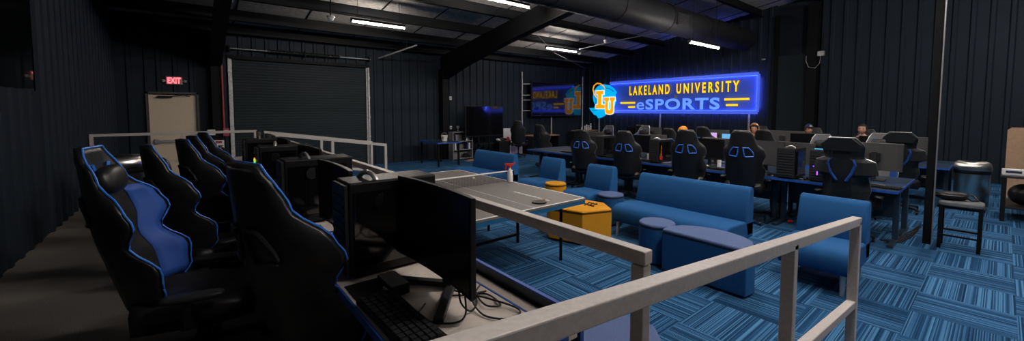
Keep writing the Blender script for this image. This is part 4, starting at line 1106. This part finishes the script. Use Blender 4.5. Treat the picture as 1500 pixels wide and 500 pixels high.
obj('sign_frame', sgn(bm, 0.0), M['sign_edge'], t)
bm = BM()
for a, b in (((SL, 0.012), (SR, 0.012)), ((SL, SH-0.012), (SR, SH-0.012)), ((SR-0.012, 0), (SR-0.012, SH))):
    bar(bm, (a[0], a[1], 0.022), (b[0], b[1], 0.022), 0.012, 0.012)
obj('led_strip', sgn(bm, 0.0), M['led_blue'], t)
bm = BM()
for a, b in (((SL+0.1, 0.03), (SR-0.1, 0.03)), ((SL+0.1, SH-0.03), (SR-0.1, SH-0.03)), ((SR-0.03, 0.1), (SR-0.03, SH-0.1)), ((SL+0.03, 0.1), (SL+0.03, SH-0.1))):
    bar(bm, (a[0], a[1], -0.035), (b[0], b[1], -0.035), 0.012, 0.012)
obj('back_led_strip', sgn(bm, 0.0), M['led_blue'], t)
def two_tone(bm):
    bm.normal_update()
    for f in bm.faces: f.material_index = 0 if abs(f.normal.x) > 0.6 else 1
def letters(txt, x0, x1, y0, y1, m, sp=1.0, off=0.02, ext=0.03, d=0.07):
    bm = text_mesh(txt, 1.0, ext, 1.0, off, sp); fit(bm, x0, x1, y0, y1); sgn(bm, d)
    o = obj('lettering', bm, [m, M['let_side']], t)
    bb = BM(); bb.from_mesh(o.data); bmesh.ops.recalc_face_normals(bb, faces=bb.faces); two_tone(bb); bb.to_mesh(o.data); bb.free()
    return o
letters('LAKELAND', -2.06, -0.21, 0.70, 1.09, M['let_y'], 1.5, 0.028)
letters('UNIVERSITY', 0.07, 2.35, 0.70, 1.09, M['let_y'], 1.5, 0.028)
letters('e', -1.70, -1.32, 0.08, 0.40, M['let_b'], 1.0, 0.012)
letters('SPORTS', -1.27, 1.72, 0.08, 0.52, M['let_b'], 1.12, 0.035)
for x0, x1, y in ((-2.52, -1.80, 0.38), (-2.12, -1.80, 0.20), (1.86, 2.66, 0.44), (1.92, 2.30, 0.24)):
    bm = BM(); prism(bm, [(x0, y-0.035), (x1, y-0.035), (x1, y+0.035), (x0, y+0.035)], -0.02, 0.02)
    obj('speed_stripe', sgn(bm, 0.07), M['let_y'], t)
bm = BM(); prism(bm, [(-0.06, 0.52), (0.06, 0.52), (0.06, 0.66), (-0.06, 0.66)], 0, 0.012); obj('grey_patch', sgn(bm, 0.0), M['galv'], t)
for y, z0 in ((11.9, 1.4), (8.79, 1.68), (5.47, 1.68)):
    bm = BM(); box(bm, (0.06, y-8.1, (z0-1.70)/2-0.85), (0.05, 0.05, z0)); obj('support_post', bm, M['galv'], t)
# plain cyan backing shape and block letters L U
lg = None
def lgp(poly, d0, d1): 
    bm = BM(); prism(bm, poly, d0, d1); return sgn(bm, 0.0)
blob = [(-0.50, 0.95), (-0.44, 1.22), (-0.22, 1.42), (0.08, 1.50), (0.40, 1.44), (0.66, 1.28), (0.80, 1.12), (0.74, 0.95), (0.80, 0.74), (0.72, 0.50), (0.52, 0.30), (0.30, 0.22), (0.22, 0.08), (0.02, -0.02), (-0.18, -0.06), (-0.26, 0.06), (-0.42, 0.10), (-0.62, 0.30), (-0.72, 0.42), (-0.60, 0.42), (-0.44, 0.40), (-0.36, 0.56), (-0.46, 0.74)]
lg = obj('emblem', lgp(blob, 0.0, 0.05), M['logo_c'], t); lg.location = (-0.10, 3.52, -0.25); lg['label'] = 'cyan emblem with orange letters L and U'
bm = BM()
def stroke(bm, pts, r, z): tube(bm, [(x, y, z) for x, y in pts], r, 6)
stroke(bm, [(-0.40, 0.95), (-0.30, 0.80), (-0.32, 0.60)], 0.014, 0.055); stroke(bm, [(0.15, 1.34), (0.45, 1.28), (0.68, 1.14)], 0.014, 0.055)
stroke(bm, [(-0.52, 0.32), (-0.36, 0.28), (-0.24, 0.34)], 0.012, 0.055); stroke(bm, [(-0.10, 1.30), (-0.02, 1.10), (0.10, 1.0)], 0.012, 0.055)
obj('dark_lines', sgn(bm, 0.0), M['logo_d'], lg)
def Lpoly(o=0.0): 
    return [(-0.26-o, 0.98-o*0-0.0), (-0.26-o, 1.14+o), (0.16+o, 1.14+o), (0.16+o, 0.98-o), (0.05+o, 0.98-o), (0.05+o, 0.50+o), (0.26-o*0+o, 0.50+o), (0.26+o, 0.60+o*1), (0.40+o, 0.60+o), (0.40+o, 0.34-o), (-0.26-o, 0.34-o), (-0.26-o, 0.50+o), (-0.15-o, 0.50+o), (-0.15-o, 0.98-o)]
def Upoly(o=0.0):
    p = [(0.26-o, 0.74+o), (0.26-o, 0.60-o), (0.33-o, 0.60-o), (0.33-o, 0.18)]
    p += [(0.33-o+(0.10)*(1-math.cos(a)), 0.18-(0.16+o)*math.sin(a)) for a in (0.6, 1.1)]
    p += [(0.48, 0.0-o), (0.62, 0.0-o)]
    p += [(0.77+o-0.10*(1-math.cos(a)), 0.18-(0.16+o)*math.sin(a)) for a in (1.1, 0.6)]
    p += [(0.77+o, 0.18), (0.77+o, 0.60-o), (0.84+o, 0.60-o), (0.84+o, 0.74+o), (0.56-o*0.6, 0.74+o), (0.56-o*0.6, 0.60-o), (0.63-o, 0.60-o), (0.63-o, 0.24), (0.59-o*0.5, 0.17+o), (0.51+o*0.5, 0.17+o), (0.47+o, 0.24), (0.47+o, 0.60-o), (0.53+o*0.6, 0.60-o), (0.53+o*0.6, 0.74+o)]
    return p
sh = lambda p, dx, dy, k=1.0: [(x*k+dx, y*k+dy) for x, y in p]
obj('letter_outline', lgp(sh(Lpoly(0.035), -0.02, 0.06), 0.05, 0.085), M['logo_w'], lg)
obj('letter_L', lgp(sh(Lpoly(0.0), -0.02, 0.06), 0.085, 0.10), M['logo_o'], lg)
obj('letter_outline', lgp(sh(Upoly(0.035), -0.04, 0.14, 1.0), 0.10, 0.125), M['logo_w'], lg)
obj('letter_U', lgp(sh(Upoly(0.0), -0.04, 0.14, 1.0), 0.125, 0.14), M['logo_o'], lg)
bm = BM(); stroke(bm, [(-0.28, 0.88), (-0.42, 1.05), (-0.50, 1.28), (-0.44, 1.46), (-0.26, 1.56), (-0.05, 1.52), (0.12, 1.40), (0.22, 1.28)], 0.028, 0.05)
obj('orange_arc', sgn(bm, 0.0), M['logo_o'], lg, smooth=True)

# ------------------------------------------------------------------ wall-mounted glossy screen (mirrors the sign) and far corner
t = thing('wall_television', 'glossy dark screen mounted high on the far wall mirroring the sign', 'television', (12.55, YW-0.42, 2.24), -0.0)
bm = BM(); box(bm, (0, 0, 0), (3.10, 0.07, 1.46)); fr = obj('frame', bm, M['plastic'], t, bev=0.006)
bm = BM(); box(bm, (0, -0.037, 0), (3.02, 0.006, 1.38)); obj('screen', bm, M['tvglass'], t)
for x in (-1.75, 2.05):
    bm = BM(); cyl(bm, (x, 0.33, -1.3), (x, 0.33, 1.12), 0.03, seg=10)
    for z in (-0.5, -0.05, 0.15, 0.62): bar(bm, (x, 0.33, z), (x*0.85, 0.06, z), 0.03, 0.03)
    obj('mounting_pole', bm, M['galv'], t, smooth=True)
bm = BM(); cyl(bm, (-0.05, 0.30, -2.2), (-0.05, 0.30, -0.7), 0.03, seg=10); obj('cable_conduit', bm, M['galv'], t, smooth=True)

t = thing('television', 'large black television on a floor stand before the ribbed wall', 'television', (8.28, 11.85, 0), 0.08)
bm = BM(); box(bm, (0, 0, 1.36), (1.78, 0.06, 1.10)); obj('frame', bm, M['plastic'], t, bev=0.006)
bm = BM(); box(bm, (0, -0.032, 1.37), (1.72, 0.006, 1.04)); obj('screen', bm, M['tvglass'], t)
bm = BM(); box(bm, (-0.25, 0.05, 0.62), (0.06, 0.05, 1.2)); box(bm, (0.25, 0.05, 0.62), (0.06, 0.05, 1.2)); obj('stand_column', bm, M['plastic'], t)
bm = BM()
for s in (-1, 1): box(bm, (s*0.3, 0, 0.05), (0.06, 0.7, 0.05))
box(bm, (0, 0, 0.08), (0.66, 0.06, 0.05)); box(bm, (0, 0, 0.55), (0.75, 0.35, 0.025)); obj('stand_base', bm, M['plastic'], t)

t = thing('corner_table', 'blue edged dark table left of the bookshelf', 'table', (6.25, 11.5, 0))
bm = BM(); box(bm, (0, 0, 0.735), (0.85, 1.3, 0.03)); obj('tabletop', bm, M['desk_dk'], t)
bm = BM()
for s in (-1, 1): box(bm, (s*0.43, 0, 0.735), (0.012, 1.31, 0.036)); box(bm, (0, s*0.655, 0.735), (0.87, 0.012, 0.036))
obj('edge_band', bm, M['blue_edge'], t)
for sx in (-1, 1):
    for sy in (-1, 1):
        bm = BM(); box(bm, (sx*0.36, sy*0.58, 0.36), (0.05, 0.05, 0.72)); obj('leg', bm, M['steel_bk'], t)
t = thing('white_bucket', 'small white bucket standing on the blue edged corner table', 'bucket', (6.45, 11.55, 0.751))
bm = BM(); lathe(bm, [(0.085, 0), (0.11, 0.17), (0.115, 0.18), (0.10, 0.17), (0.08, 0.015)], seg=24); obj('body', bm, M['paper'], t, smooth=True)
bm = BM(); tube(bm, [(0.11*math.cos(a), 0.0, 0.17+0.09*math.sin(a)) for a in [PI*k/12 for k in range(13)]], 0.004, 6); obj('handle', bm, M['silver'], t)
bm = BM(); box(bm, (-0.09, -0.05, 0.10), (0.02, 0.08, 0.07), rz=0.5); obj('print', bm, M['wood'], t)

t = thing('bookshelf', 'grey open bookshelf between the corner table and the television', 'bookshelf', (7.45, 12.15, 0))
W_, D_, H_ = 0.80, 0.32, 1.0
bm = BM(); box(bm, (-W_/2, 0, H_/2), (0.025, D_, H_)); obj('side_panel', bm, M['shelfgrey'], t)
bm = BM(); box(bm, (W_/2, 0, H_/2), (0.025, D_, H_)); obj('side_panel', bm, M['shelfgrey'], t)
bm = BM(); box(bm, (0, D_/2-0.008, H_/2), (W_, 0.012, H_)); obj('back_panel', bm, M['shelfgrey'], t)
for z in (0.05, 0.36, 0.66, H_-0.012):
    bm = BM(); box(bm, (0, 0, z), (W_, D_, 0.024)); obj('shelf', bm, M['shelfgrey'], t)
GBk = 'books and boxes on the bookshelf'
cols = ['paper', 'plastic', 'wood', 'navy', 'paper', 'darkcloth', 'lilac', 'plastic', 'paper', 'shelfgrey']
names = ['first', 'second', 'third', 'fourth', 'fifth', 'sixth', 'seventh', 'eighth', 'ninth', 'tenth']
for i, (dx, z, w, h) in enumerate(((-0.30, .374, .05, .22), (-0.24, .374, .04, .20), (-0.19, .374, .05, .24), (0.20, .374, .06, .24), (0.27, .374, .05, .22), (-0.32, .674, .05, .2), (-0.26, .674, .05, .22), (0.1, .674, .05, .23), (0.16, .674, .06, .2), (0.24, .674, .05, .24))):
    b = thing('book', '%s book on the %s shelf of the grey bookshelf' % (names[i], 'middle' if z < .5 else 'upper'), 'book', (7.45+dx, 12.10, z), 0, GBk)
    bm = BM(); box(bm, (0, 0, h/2), (w*0.84, 0.17, h-0.008)); obj('pages', bm, M['paper'], b)
    bm = BM(); box(bm, (-w*0.45, 0, h/2), (w*0.08, 0.18, h)); box(bm, (w*0.45, 0, h/2), (w*0.08, 0.18, h)); box(bm, (0, -0.09, h/2), (w, 0.005, h)); obj('cover', bm, M[cols[i]], b)
t = thing('toy_car', 'dark toy vehicle on the lowest shelf of the bookshelf', 'toy', (7.65, 12.08, 0.063))
bm = BM(); prism(bm, [(-0.14, 0.03), (0.14, 0.03), (0.14, 0.08), (0.06, 0.10), (0.02, 0.16), (-0.08, 0.16), (-0.14, 0.09)], -0.06, 0.06, lambda x, z, a: (x, a, z)); obj('body', bm, M['plastic'], t, bev=0.005)
for sx in (-1, 1):
    for sy in (-1, 1):
        bm = BM(); cyl(bm, (sx*0.09, sy*0.055, 0.03), (sx*0.09, sy*0.075, 0.03), 0.03, seg=12); obj('wheel', bm, M['cable'], t)
t = thing('trophy', 'small pale trophy on top of the bookshelf', 'trophy', (7.30, 12.1, 1.0))
bm = BM(); lathe(bm, [(0.05, 0), (0.05, 0.03), (0.015, 0.05), (0.015, 0.09), (0.05, 0.14), (0.06, 0.20), (0.05, 0.20), (0.02, 0.12)], seg=20); obj('cup', bm, M['silver'], t, smooth=True)
bm = BM(); box(bm, (0, 0, 0.015), (0.11, 0.11, 0.03)); obj('plinth', bm, M['plastic'], t)
t = thing('storage_bin', 'dark box on top of the bookshelf beside the trophy', 'box', (7.62, 12.12, 1.0))
bm = BM(); box(bm, (0, 0, 0.06), (0.22, 0.20, 0.12)); obj('body', bm, M['plastic_s'], t, bev=0.005)
bm = BM(); box(bm, (0, 0, 0.128), (0.235, 0.215, 0.016)); obj('lid', bm, M['darkcloth'], t)
bm = BM()
for k in range(3): box(bm, (0.03*k, 0, 0.006+0.010*k), (0.34, 0.25, 0.008), rz=0.2*k)
o = tag(obj('folded_cardboard', bm, M['tan']), 'flat tan cardboard lying on the carpet before the bookshelf', 'cardboard'); o.location = (7.45, 11.55, 0)
t = thing('arch_backdrop', 'white panel with a lilac arch standing beside the television', 'panel', (9.75, 12.0, 0))
bm = BM(); box(bm, (0, 0.02, 0.55), (0.95, 0.02, 1.02)); obj('board', bm, M['paper'], t)
bm = BM(); prism(bm, [(-0.12, 0.06), (0.46, 0.06), (0.46, 0.98)] + [(0.46-0.58*math.sin(a), 0.30+0.68*math.cos(a)) for a in [PI/2*k/10 for k in range(1, 11)]], -0.004, 0.004, lambda x, z, a: (x, a, z)); obj('arch_shape', bm, M['lilac'], t)
bm = BM(); cushion(bm, (-0.28, -0.012, 0.62), (0.20, 0.03, 0.24), 2, 8); obj('red_print', bm, M['redpaint'], t, smooth='all')
for sx in (-1, 1):
    bm = BM(); box(bm, (sx*0.4, 0, 0.02), (0.04, 0.4, 0.04)); obj('foot', bm, M['plastic'], t)
t = thing('game_console', 'black and white console lying on the television stand side', 'console', (9.0, 11.78, 0.0))
bm = BM(); box(bm, (0, 0, 0.30), (0.5, 0.4, 0.60)); obj('cabinet', bm, M['plastic'], t, bev=0.01)
bm = BM(); cushion(bm, (0.0, 0, 0.66), (0.42, 0.30, 0.11), 3, 10); obj('top_unit', bm, M['white'], t, smooth='all')
bm = BM(); cushion(bm, (0.0, -0.05, 0.675), (0.34, 0.28, 0.11), 3, 10); obj('dark_cover', bm, M['plastic'], t, smooth='all')
t = thing('office_desk', 'tan topped desk in the far corner under the mirrored screen', 'desk', (11.1, 11.9, 0))
bm = BM(); box(bm, (0, 0, 0.735), (1.5, 0.75, 0.03)); obj('desktop', bm, M['wood'], t)
for sx in (-1, 1):
    bm = BM(); box(bm, (sx*0.70, 0, 0.36), (0.04, 0.70, 0.72)); obj('side_panel', bm, M['plastic'], t)
bm = BM(); box(bm, (0, 0.30, 0.45), (1.36, 0.02, 0.5)); obj('modesty_panel', bm, M['plastic'], t)
t = thing('corner_cabinet', 'black cabinet under the right part of the mirrored screen', 'cabinet', (13.9, 11.95, 0))
bm = BM(); box(bm, (0, 0, 0.42), (1.1, 0.5, 0.82)); obj('body', bm, M['plastic'], t, bev=0.006)
bm = BM(); box(bm, (0, 0, 0.845), (1.2, 0.56, 0.03)); obj('top_board', bm, M['wood'], t)
for s in (-1, 1):
    bm = BM(); box(bm, (s*0.27, -0.257, 0.42), (0.50, 0.014, 0.74)); dd = obj('door', bm, M['plastic_s'], t)
    bm = BM(); box(bm, (s*0.05, -0.27, 0.5), (0.012, 0.016, 0.12)); obj('handle', bm, M['silver'], dd)
GFg = 'small white figures on the corner cabinet'
for k, (dx, h) in enumerate(((-0.25, .12), (-0.05, .20), (0.08, .26), (0.22, .22), (0.36, .32))):
    f = thing('figurine', '%s small white figure on the corner cabinet' % names[k], 'figurine', (13.9+dx, 11.9, 0.861), 0, GFg)
    bm = BM(); lathe(bm, [(0.04, 0), (0.045, 0.01), (0.03, 0.03), (0.035, h*0.5), (0.02, h*0.7)], seg=12); obj('body', bm, M['paper'], f, smooth=True)
    bm = BM(); ball(bm, (0, 0, h*0.83), 0.035, seg=10); obj('head', bm, M['white'], f, smooth='all')

# ------------------------------------------------------------------ people
def capsule_skin(edges, rad, name):
    """grow a continuous body from a joint graph"""
    keys = list(rad); idx = {k: i for i, k in enumerate(keys)}
    me = bpy.data.meshes.new(name)
    me.from_pydata([rad[k][0] for k in keys], [(idx[a], idx[b]) for a, b in edges], [])
    o = bpy.data.objects.new(name, me); COL.objects.link(o)
    sk = o.modifiers.new('Skin', 'SKIN'); sk.use_smooth_shade = True
    o.modifiers.new('Sub', 'SUBSURF').levels = 1; o.modifiers['Sub'].render_levels = 1
    for k in keys:
        v = me.skin_vertices[0].data[idx[k]]; r = rad[k][1]
        v.radius = (r, r) if not isinstance(r, tuple) else r
        v.use_root = (k == 'pelvis')
    bpy.context.view_layer.update()
    m2 = bpy.data.meshes.new_from_object(o.evaluated_get(bpy.context.evaluated_depsgraph_get()))
    bpy.data.objects.remove(o); bpy.data.meshes.remove(me)
    return m2
def person(label, x, y, rz, hair='dark', shirt='darkcloth', dz=0.0, turn=0.0, hood=False, cap=False):
    """seated, faces local +X, hands on the desk in front"""
    t = thing('person', label, 'person', (x, y, dz), rz)
    J = {'pelvis': ((-0.02, 0, 0.52), 0.13), 'waist': ((-0.02, 0, 0.68), 0.12), 'chest': ((0.0, 0, 0.88), 0.14), 'upper': ((0.0, 0, 0.98), 0.12), 'neck': ((0.01, 0, 1.06), 0.055), 'skull': ((0.03, 0, 1.14), 0.06)}
    E = [('pelvis', 'waist'), ('waist', 'chest'), ('chest', 'upper'), ('upper', 'neck'), ('neck', 'skull')]
    for s, c in ((-1, 'r'), (1, 'l')):
        J.update({c+'sh': ((0, s*0.17, 0.99), 0.06), c+'el': ((0.10, s*0.25, 0.77), 0.042), c+'wr': ((0.34, s*0.17, 0.775), 0.027), c+'pm': ((0.40, s*0.155, 0.778), 0.026),
                  c+'hip': ((0.03, s*0.09, 0.52), 0.09), c+'kn': ((0.42, s*0.12, 0.52), 0.06), c+'an': ((0.38, s*0.12, 0.09), 0.04), c+'toe': ((0.55, s*0.13, 0.035), 0.033)})
        E += [('upper', c+'sh'), (c+'sh', c+'el'), (c+'el', c+'wr'), (c+'wr', c+'pm'), ('pelvis', c+'hip'), (c+'hip', c+'kn'), (c+'kn', c+'an'), (c+'an', c+'toe')]
        for f, (dy, L) in enumerate(((-0.024, 0.062), (-0.008, 0.072), (0.008, 0.068), (0.024, 0.052))):
            a, b = c+'f%d' % f, c+'g%d' % f
            J[a] = ((0.40+L*0.62, s*0.155+dy, 0.790), 0.0085); J[b] = ((0.40+L*1.05, s*0.155+dy, 0.772), 0.0075)
            E += [(c+'pm', a), (a, b)]
        J[c+'t0'] = ((0.385, s*0.155-s*0.042, 0.782), 0.010); J[c+'t1'] = ((0.415, s*0.155-s*0.055, 0.772), 0.008)
        E += [(c+'wr', c+'t0'), (c+'t0', c+'t1')]
    me = capsule_skin(E, J, 'body')
    bm = BM(); bm.from_mesh(me); bpy.data.meshes.remove(me)
    bm.verts.ensure_lookup_table()
    # clothing: copies of the torso, sleeve and leg surface pushed outwards
    bm.normal_update()
    def cloth(test, push):
        b2 = bm.copy(); kill = [f for f in b2.faces if not test(f.calc_center_median())]
        nr = {v.index: v.normal.copy() for v in b2.verts}
        for v in b2.verts: v.co += v.normal*push
        bmesh.ops.delete(b2, geom=kill, context='FACES'); return b2
    top = cloth(lambda p: p.z > 0.54 and p.z < 1.045 and p.x < 0.30, 0.012)
    trs = cloth(lambda p: p.z <= 0.66 and p.z > 0.10 and not (p.x > 0.3 and p.z > 0.7), 0.010)
    sho = cloth(lambda p: p.z <= 0.115, 0.010)
    # head: shaped ellipsoid with brow, nose, mouth, jaw and ears, merged into the body mesh
    hc = Vector((0.055, 0, 1.215)); R = Matrix.Translation(hc) @ Matrix.Rotation(turn, 4, 'Z')
    v = bmesh.ops.create_uvsphere(bm, u_segments=28, v_segments=20, radius=1.0)['verts']
    for q in v:
        p = q.co.copy(); X, Y, Z = p.x*0.098, p.y*0.075, p.z*0.118
        if Z < -0.02: k = 1-0.32*min(1, (-Z-0.02)/0.10); Y *= k; X = X*(1-0.12*(1-k)/0.32) + 0.006
        if X > 0.06:
            X += 0.026*math.exp(-(Y/0.012)**2-((Z+0.012)/0.020)**2)          # nose
            X -= 0.010*math.exp(-((abs(Y)-0.032)/0.016)**2-((Z-0.012)/0.013)**2)  # eye sockets
            X += 0.006*math.exp(-((Z-0.036)/0.012)**2)                            # brow
            X += 0.006*math.exp(-(Y/0.026)**2-((Z+0.054)/0.008)**2)               # lips
            X += 0.008*math.exp(-(Y/0.03)**2-((Z+0.095)/0.018)**2)                # chin
        q.co = R @ Vector((X, Y, Z))
    for s in (-1, 1):
        for q in ball(bm, (0, 0, 0), 1.0, seg=10): q.co = R @ Vector((q.co.x*0.018-0.005, q.co.y*0.010+s*0.076, q.co.z*0.030-0.005))
    bd = obj('body', bm, M['skin'], t, smooth='all')
    obj('shirt', top, M[shirt], t, smooth='all'); obj('trousers', trs, M['darkcloth'], t, smooth='all'); obj('shoes', sho, M['plastic'], t, smooth='all')
    for s in (-1, 1):
        b2 = BM()
        for q in ball(b2, (0.079, s*0.032, 0.012), 0.011, seg=10): q.co = R @ q.co
        obj('eye', b2, M['plastic'], t, smooth='all')
    b2 = BM()
    v = bmesh.ops.create_uvsphere(b2, u_segments=28, v_segments=18, radius=1.0)['verts']
    for q in v:
        p = q.co; q.co = Vector((p.x*0.112-0.008, p.y*0.088, p.z*0.126+0.008))
    kill = [q for q in v if (q.co.x > 0.045 and q.co.z < 0.062) or (q.co.z < -0.075) or (q.co.x > 0.0 and q.co.z < -0.03)]
    bmesh.ops.delete(b2, geom=kill, context='VERTS')
    for q in b2.verts: q.co = R @ q.co
    h = obj('hair', b2, M['hair'], t, smooth='all'); sd = h.modifiers.new('Thick', 'SOLIDIFY'); sd.thickness = 0.01
    if hood:
        b2 = BM(); v = bmesh.ops.create_uvsphere(b2, u_segments=28, v_segments=18, radius=1.0)['verts']
        for q in v:
            p = q.co; q.co = Vector((p.x*0.145-0.040, p.y*0.122, p.z*0.155+0.012))
        kill = [q for q in v if q.co.x > 0.030 and q.co.z < 0.118]
        bmesh.ops.delete(b2, geom=kill, context='VERTS')
        for q in b2.verts: q.co = R @ q.co
        h = obj('hood', b2, M['orange'], t, smooth='all'); sd = h.modifiers.new('Thick', 'SOLIDIFY'); sd.thickness = 0.012
    if cap:
        b2 = BM(); v = bmesh.ops.create_uvsphere(b2, u_segments=28, v_segments=18, radius=1.0)['verts']
        for q in v:
            p = q.co; q.co = Vector((p.x*0.118, p.y*0.096, p.z*0.135+0.008))
        bmesh.ops.delete(b2, geom=[q for q in v if q.co.z < 0.050], context='VERTS')
        for q in b2.verts: q.co = R @ q.co
        h = obj('cap', b2, M['navy'], t, smooth='all'); sd = h.modifiers.new('Thick', 'SOLIDIFY'); sd.thickness = 0.01
        b2 = BM(); prism(b2, [(0.08*0+0.085+0.085*math.cos(a), 0.08*math.sin(a)) for a in [-PI/2+PI*k/12 for k in range(13)]], 0.055, 0.062)
        for q in b2.verts: q.co = R @ q.co
        obj('cap_brim', b2, M['navy'], h)
        b2 = BM(); box(b2, (0.112, 0, 0.088), (0.012, 0.045, 0.035))
        for q in b2.verts: q.co = R @ q.co
        obj('cap_badge', b2, M['galv'], h)
    return t
def seated_headset(x, y, z, rz, label):
    h = dup(hs, (x, y, z), rz, label, None); return h
person('person in an orange hood with dark headphones facing the viewer', 12.15, 4.32, PI+0.15, shirt='orange', dz=0.02, hood=True, turn=0.1)
person('person in an orange hood seen from behind, left of the lilac screen', 9.95, 5.22, 0.15, shirt='orange', dz=-0.03, hood=True, turn=-0.3)
person('person in a navy cap behind the second-island monitors', 12.15, 3.08, PI+0.3, shirt='navy', dz=0.06, cap=True, turn=0.3)
person('person with dark hair behind the second-island monitors near the pole', 12.15, 2.04, PI, shirt='darkcloth', dz=0.10)
seated_headset(12.09, 4.31, 1.395, PI+0.15, 'dark headphones worn over the orange hood')
for y, lab in ((4.32, 'gaming chair under the person in the orange hood'), (3.08, 'gaming chair under the person in the navy cap'), (2.04, 'gaming chair under the dark-haired person by the pole')):
    cA(12.25, y, PI, 'black '+lab, 'occupied gaming chairs', -0.06)

# ------------------------------------------------------------------ world and output
w = bpy.data.worlds.new('World'); S.world = w; w.use_nodes = True
w.node_tree.nodes['Background'].inputs['Color'].default_value = (0.10, 0.25, 0.5, 1)
w.node_tree.nodes['Background'].inputs['Strength'].default_value = 0.0
vs = S.view_settings
vs.view_transform = 'Standard'; vs.look = 'None'; vs.exposure = 0.15; vs.gamma = 1.0
vs.use_curve_mapping = False
